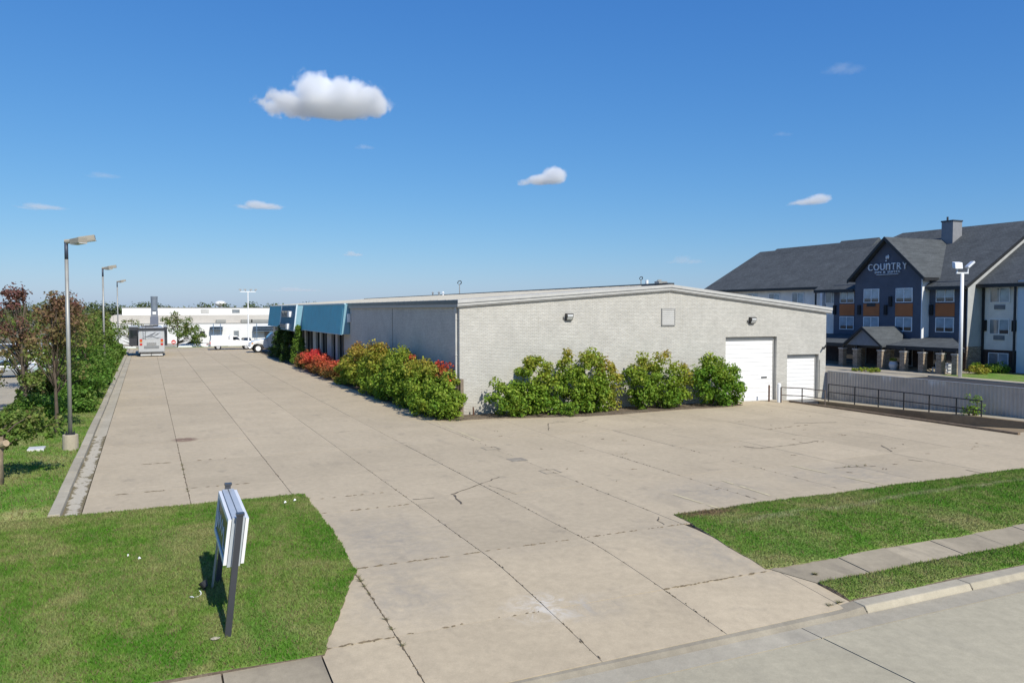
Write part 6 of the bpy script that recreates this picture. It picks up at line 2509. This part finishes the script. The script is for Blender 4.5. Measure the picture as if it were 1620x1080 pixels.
# porch roof, its little gable and stone columns
m_ = MB()
m_.ext([(63.9, 45.9, 1.78), (63.9, 66.5, 1.78), (68.99, 66.5, 2.5), (68.99, 50.9, 2.5)], (0, 0, .18))
pr_ = m_.build('porch_roof', M_SHINGLE, ht)
m_ = MB()
m_.box(63.82, 63.96, 45.95, 66.5, 1.62, 1.94)
m_.bar((64.0, 46.1, 1.69), (68.9, 51.0, 1.69), .12, .16)
m_.build('porch_beam', M_DARK, pr_)
m_ = MB()
m_.ext([(63.4, 58.2, 1.85), (63.4, 56.2, 3.5), (63.4, 54.2, 1.85)], (.1, 0, 0))
m_.build('porch_gable', M_CHARCOAL if False else simple('grey_gable_board', (0.17, 0.19, 0.215), .7), ht)
m_ = MB()
m_.ext([(63.2, 56.2, 3.5), (63.2, 53.9, 1.75), (66.0, 53.9, 1.85), (68.99, 56.2, 3.5)], (0, 0, .16))
m_.ext([(63.2, 56.2, 3.5), (68.99, 56.2, 3.5), (66.0, 58.5, 1.85), (63.2, 58.5, 1.75)], (0, 0, .16))
pg = m_.build('porch_gable_roof', M_SHINGLE, ht)
m_ = MB()
for s in (-1, 1):
    m_.ext([(63.15, 56.2, 3.68), (63.15, 56.2 + s * 2.4, 1.86), (63.15, 56.2 + s * 2.4, 1.66), (63.15, 56.2, 3.42)], (.08, 0, 0))
m_.build('bargeboard', M_DARK, pg)
ME_COL = None
for (x, y) in ((63.75, 59.0), (63.7, 57.2), (65.2, 58.0), (63.7, 54.3), (65.2, 54.6), (63.7, 51.8), (63.7, 49.85), (63.65, 48.0), (63.75, 46.6)):
    m_ = MB()
    m_.box(x - .26, x + .26, y - .26, y + .26, -.45, 1.38)
    cc_ = m_.build('stone_column', M_STONE, ht)
    m_ = MB()
    m_.box(x - .31, x + .31, y - .31, y + .31, 1.382, 1.5)
    m_.build('column_cap', simple('cap_stone', (0.36, 0.34, 0.31), .8), cc_)
    m_ = MB()
    m_.box(x - .09, x + .09, y - .09, y + .09, 1.5, 1.78)
    m_.build('column_shaft', M_DARK, cc_)

# lettering on the gable
def text_mesh(name, body, size, y, z, parent, depth=.06, squash=1.0, mat=M_LETTER, x=67.90):
    cu = bpy.data.curves.new(name, 'FONT')
    cu.body = body
    cu.size = size
    cu.extrude = depth
    cu.align_x = 'LEFT'
    ob = bpy.data.objects.new(name, cu)
    col.objects.link(ob)
    bpy.context.view_layer.update()
    dg = bpy.context.evaluated_depsgraph_get()
    me = bpy.data.meshes.new_from_object(ob.evaluated_get(dg))
    xs = [v.co.x for v in me.vertices]
    zs = [v.co.y for v in me.vertices]
    w0, w1, h0, h1 = min(xs), max(xs), min(zs), max(zs)
    col.objects.unlink(ob)
    bpy.data.objects.remove(ob)
    return me, (w0, w1, h0, h1)


hs = thing('hotel_sign', 'raised pale letters and flower emblem on dark blue hotel gable', 'sign', (67.95, 57.4, 9.0))


def place_text(body, y_left, y_right, z0, z1, name='letter'):
    """each letter a part, set left to right (towards -Y) between y_left and y_right"""
    ms = []
    for ch in body:
        if ch == ' ':
            ms.append((None, .5))
            continue
        me, (w0, w1, h0, h1) = text_mesh(name, ch, 1.0, 0, 0, hs)
        ms.append((me, w0, w1, h0, h1))
    widths = [.3 if m[0] is None else (m[2] - m[1]) * (1.45 if ch == 'n' else 1.0) for m, ch in zip(ms, body)]
    gap = .17
    total = sum(widths) + gap * (len(ms) - 1)
    k = (y_left - y_right) / total
    yc = y_left
    for m, w_, ch in zip(ms, widths, body):
        kn = 1.45 if ch == 'n' else 1.0
        if m[0] is not None:
            me, w0, w1, h0, h1 = m
            kz = (z1 - z0) / (h1 - h0)
            for v in me.vertices:
                lx_, lz_, ld = (v.co.x - w0) * k * kn, (v.co.y - h0) * kz, v.co.z
                v.co = Vector((67.93 - 67.95 - ld, yc - lx_ - 57.4, z0 + lz_ - 9.0))
            me.materials.clear()
            me.materials.append(M_LETTER)
            o = bpy.data.objects.new(name, me)
            col.objects.link(o)
            o.parent = hs
        yc -= (w_ + gap) * k


place_text('COUnTRY', 59.72, 55.05, 9.32, 9.98)
place_text('INN & SUITES', 58.85, 55.9, 9.0, 9.22)
m_ = MB()
m_.box(67.86, 67.99, 56.1, 58.65, 8.84, 8.89)
m_.build('underline', M_LETTER, hs)
# tulip-like emblem: two petals and a leaf
m_ = MB()
m_.sphere((67.93, 57.30, 10.62), .2, (.25, .62, 1.1), 10, 8)
m_.sphere((67.93, 57.52, 10.58), .19, (.25, .5, 1.0), 10, 8)
m_.sphere((67.93, 57.55, 10.24), .12, (.25, 1.0, .6), 8, 6)
m_.build('flower_emblem', M_LETTER, hs, True)

# things on and by the porch
t = thing('planter', 'round glazed planter with yellow green plant by the porch column', 'planter', (63.9, 53.1, -.36))
m_ = MB()
prof = [(.26, -.36), (.40, -.05), (.42, .2), (.33, .42), (.36, .48)]
for (r0, z0), (r1, z1) in zip(prof, prof[1:]):
    m_.cyl((63.9, 53.1, z0), (63.9, 53.1, z1), r0, r1, 14, False)
m_.cyl((63.9, 53.1, .40), (63.9, 53.1, .44), .33, .33, 14)
m_.build('pot', M_POT, t, True)
me = leaf_mesh('plant', [(63.9 + .2 * math.cos(a), 53.1 + .2 * math.sin(a), .6, .2) for a in range(6)], 30, .12, L_SHRUB, hue_const(.45), 701, 0, off=(63.9, 53.1, -.36))
o = bpy.data.objects.new('plant', me)
col.objects.link(o)
o.parent = t
t = thing('bench', 'pale bench on the porch between two stone columns', 'bench', (65.2, 49.3, -.36))
m_ = MB()
m_.box(65.0, 65.5, 48.7, 49.9, .02, .08)
m_.build('seat', M_WHITEM, t)
m_ = MB()
m_.box(65.45, 65.52, 48.7, 49.9, .09, .55)
m_.build('backrest', M_WHITEM, t)
for y in (48.75, 49.8):
    m_ = MB()
    m_.box(65.02, 65.1, y, y + .08, -.36, .02)
    m_.box(65.4, 65.48, y, y + .08, -.36, .02)
    m_.build('leg', M_WHITEM, t)
t = thing('porch_chair', 'white slatted chair beside the double stone column', 'chair', (64.5, 47.85, -.36))
m_ = MB()
m_.box(64.45, 64.5, 47.6, 48.0, -.3, .58)
m_.build('backrest', M_WHITE, t)
for k in range(3):
    m_ = MB()
    m_.box(64.1, 64.44, 47.6, 47.95, -.22 + k * .3, -.14 + k * .3)
    m_.build('slat', M_WHITE, t)
G5 = 'low plants in the hotel beds'
for i, (x, y, rx, ry, rz_, hb, lb) in enumerate(((60.0, 52.9, .9, 1.6, .16, .35, 'low olive groundcover mound at the forecourt edge'), (69.0, 47.9, .8, 1.0, .45, .12, 'low green shrub under the right wing window'), (69.2, 46.4, .7, .8, .5, .1, 'green shrub in front of the right wing, right of its neighbour'), (66.5, 46.6, .8, .8, .35, .5, 'dry tan grass clump at the end of the porch'))):
    shrub('bed_plant', lb, 'plant', (x, y, -.35), [(0, 0, rz_ * .8, rx, ry, rz_)], 30, 40, min(.25, rz_), .14, L_SHRUB, hue_const(hb), 711 + i, G5, 3, zmin=.02)

# flood pole in front of the hotel
t = thing('flood_pole', 'white pole with two flood lights in front of the hotel', 'flood light pole', (61.8, 44.8, -.33))
fx, fy = 61.8, 44.8
m_ = MB()
m_.cyl((fx, fy, -.35), (fx, fy, 8.3), .155, .135, 16)
m_.build('pole', M_WHITE, t, True)
rt = Vector((.909, -.417, 0))
m_ = MB()
m_.obox((fx, fy, 8.36), rt * .5, Vector((.417, .909, 0)) * .06, (0, 0, .06))
m_.build('crossbar', M_WHITEM, t)
m_ = MB()
c = Vector((fx, fy, 9.0)) - rt * .42
m_.obox(c, rt * .32, (.10, .22, .05), (.03, .05, .26))
hd = m_.build('flood_head', M_WHITEM, t, bevel=.04)
m_ = MB()
m_.cyl(Vector((fx, fy, 8.38)) - rt * .42, Vector((fx, fy, 8.8)) - rt * .42, .06, .05, 8)
m_.build('yoke', M_WHITEM, hd)
m_ = MB()
c = Vector((fx, fy, 9.05)) + rt * .62
m_.obox(c, rt * .26 + Vector((0, 0, .24)), Vector((.417, .909, 0)) * .28, (rt * -.06) + Vector((0, 0, .07)))
hd = m_.build('flood_head', M_WHITEM, t, bevel=.04)
m_ = MB()
m_.cyl(Vector((fx, fy, 8.38)) + rt * .45, Vector((fx, fy, 8.85)) + rt * .5, .06, .05, 8)
m_.build('yoke', M_WHITEM, hd)


# ------------------------------------------------------------------ clouds
def mat_cloud(name, dens, lobes, nscale, seed, soft, amp):
    """vapour: a few round lobes on a flat base, eaten into by noise"""
    m, nt, out = new_mat(name)
    co = nt.nodes.new('ShaderNodeTexCoord').outputs['Object']
    best = None
    for (lx_, lz_, rx_, rz_) in lobes:
        sb = nt.nodes.new('ShaderNodeVectorMath')
        sb.operation = 'SUBTRACT'
        nt.links.new(co, sb.inputs[0])
        sb.inputs[1].default_value = (lx_, 0, lz_)
        ln = nt.nodes.new('ShaderNodeVectorMath')
        ln.operation = 'LENGTH'
        nt.links.new(scaled(nt, sb.outputs[0], 1 / rx_, 1.0, 1 / rz_), ln.inputs[0])
        d = mathn(nt, 'MULTIPLY', mathn(nt, 'SUBTRACT', 1.0, ln.outputs['Value']), min(1.0, (rx_ + rz_) / 1.2))
        best = d if best is None else mathn(nt, 'SMOOTH_MAX', best, d, 0.08)
    sx = node(nt, 'ShaderNodeSeparateXYZ', {0: co})
    best = mathn(nt, 'SUBTRACT', best, mapr(nt, sx.outputs[2], -.25, -.75, 0, .9))
    off_ = nt.nodes.new('ShaderNodeVectorMath')
    off_.operation = 'ADD'
    nt.links.new(scaled(nt, co, 1.7, 1.0, .75), off_.inputs[0])
    off_.inputs[1].default_value = (seed * 3.1, seed * 1.7, seed * .9)
    n1 = noise(nt, off_.outputs[0], nscale, 8, .6, .3)
    d = mathn(nt, 'ADD', best, mathn(nt, 'MULTIPLY', mathn(nt, 'SUBTRACT', n1, .5), amp))
    den = mathn(nt, 'MULTIPLY', mapr(nt, d, 0.0, soft, 0, 1), dens)
    pv = node(nt, 'ShaderNodeVolumePrincipled', {'Color': (0.985, 0.992, 1, 1), 'Density': den, 'Anisotropy': 0.0})
    nt.links.new(pv.outputs[0], out.inputs[1])
    return m


BIG = [(-.55, -.18, .42, .30), (-.12, .12, .36, .62), (.35, .0, .42, .55), (.72, -.08, .30, .42), (.1, -.3, .8, .32), (-.9, -.25, .2, .16)]
MED = [(.35, .15, .45, .6), (-.1, -.15, .55, .35), (-.65, -.35, .35, .2)]
THIN = [(-.2, .0, .5, .5), (.3, -.15, .6, .3), (-.65, -.2, .35, .2)]
FWD = Vector((math.sin(R(24.642)), math.cos(R(24.642)), 0))
RGT = Vector((FWD.y, -FWD.x, 0))
for i, (px_, py_, w_, h_, D, dens, lob, nsc, soft, amp, lb) in enumerate((
        (520, 163, 190, 100, 1500, .055, BIG, 3.3, .17, 1.2, 'large white cumulus cloud high in the left half of the sky'),
        (860, 284, 92, 48, 2300, .045, MED, 2.4, .3, .8, 'small white cloud over the middle of the warehouse'),
        (416, 326, 80, 30, 2900, .022, THIN, 2.4, .4, .9, 'thin white cloud below the large one'),
        (1278, 319, 80, 30, 2900, .026, MED, 2.4, .4, .9, 'thin white cloud left of the hotel roof'),
        (72, 328, 80, 22, 2900, .012, THIN, 2.2, .5, .9, 'faint cloud above the nearest lamp post'),
        (170, 279, 60, 20, 2700, .005, THIN, 2.4, .5, 1.0, 'very faint wisp in the upper left sky'),
        (580, 235, 36, 16, 2200, .009, THIN, 2.4, .5, 1.0, 'tiny faint puff right below the large cloud'),
        (1330, 114, 72, 32, 1600, .006, THIN, 3.0, .5, 1.2, 'faint wisp in the upper right sky'),
        (560, 402, 36, 20, 3300, .016, THIN, 2.4, .4, 1.0, 'tiny white puff low over the blue roof'),
        (1085, 412, 66, 32, 3300, .004, THIN, 2.8, .5, 1.2, 'faint low wisp above the gable peak'),
        (470, 458, 90, 18, 5000, .004, THIN, 2.6, .5, 1.2, 'faint pale bank low above the blue mansard'),
        (1235, 215, 36, 14, 2000, .005, THIN, 2.6, .5, 1.2, 'tiny faint wisp high right of centre'))):
    z = CAM_H + (490 - py_) / 1260 * D
    c = FWD * D + RGT * ((px_ - 810) / 1260 * D)
    sxr, szr = w_ / 1260 * D / 2, h_ / 1260 * D / 2
    m_ = MB()
    m_.sphere((0, 0, 0), 1.3, (1, 1, 1), 20, 12)
    o = m_.build('cloud', mat_cloud('cloud_vapour', dens, lob, nsc, i + 1.3, soft, amp))
    o.location = (c.x, c.y, z)
    o.scale = (sxr, sxr * .8, szr)
    o.rotation_euler = (0, 0, R(-24.64))
    tag(o, lb, 'cloud', 'scattered clouds')

# leave the scene tidy: nothing selected, no stray datablocks without users
for me in [m for m in bpy.data.meshes if m.users == 0]:
    bpy.data.meshes.remove(me)
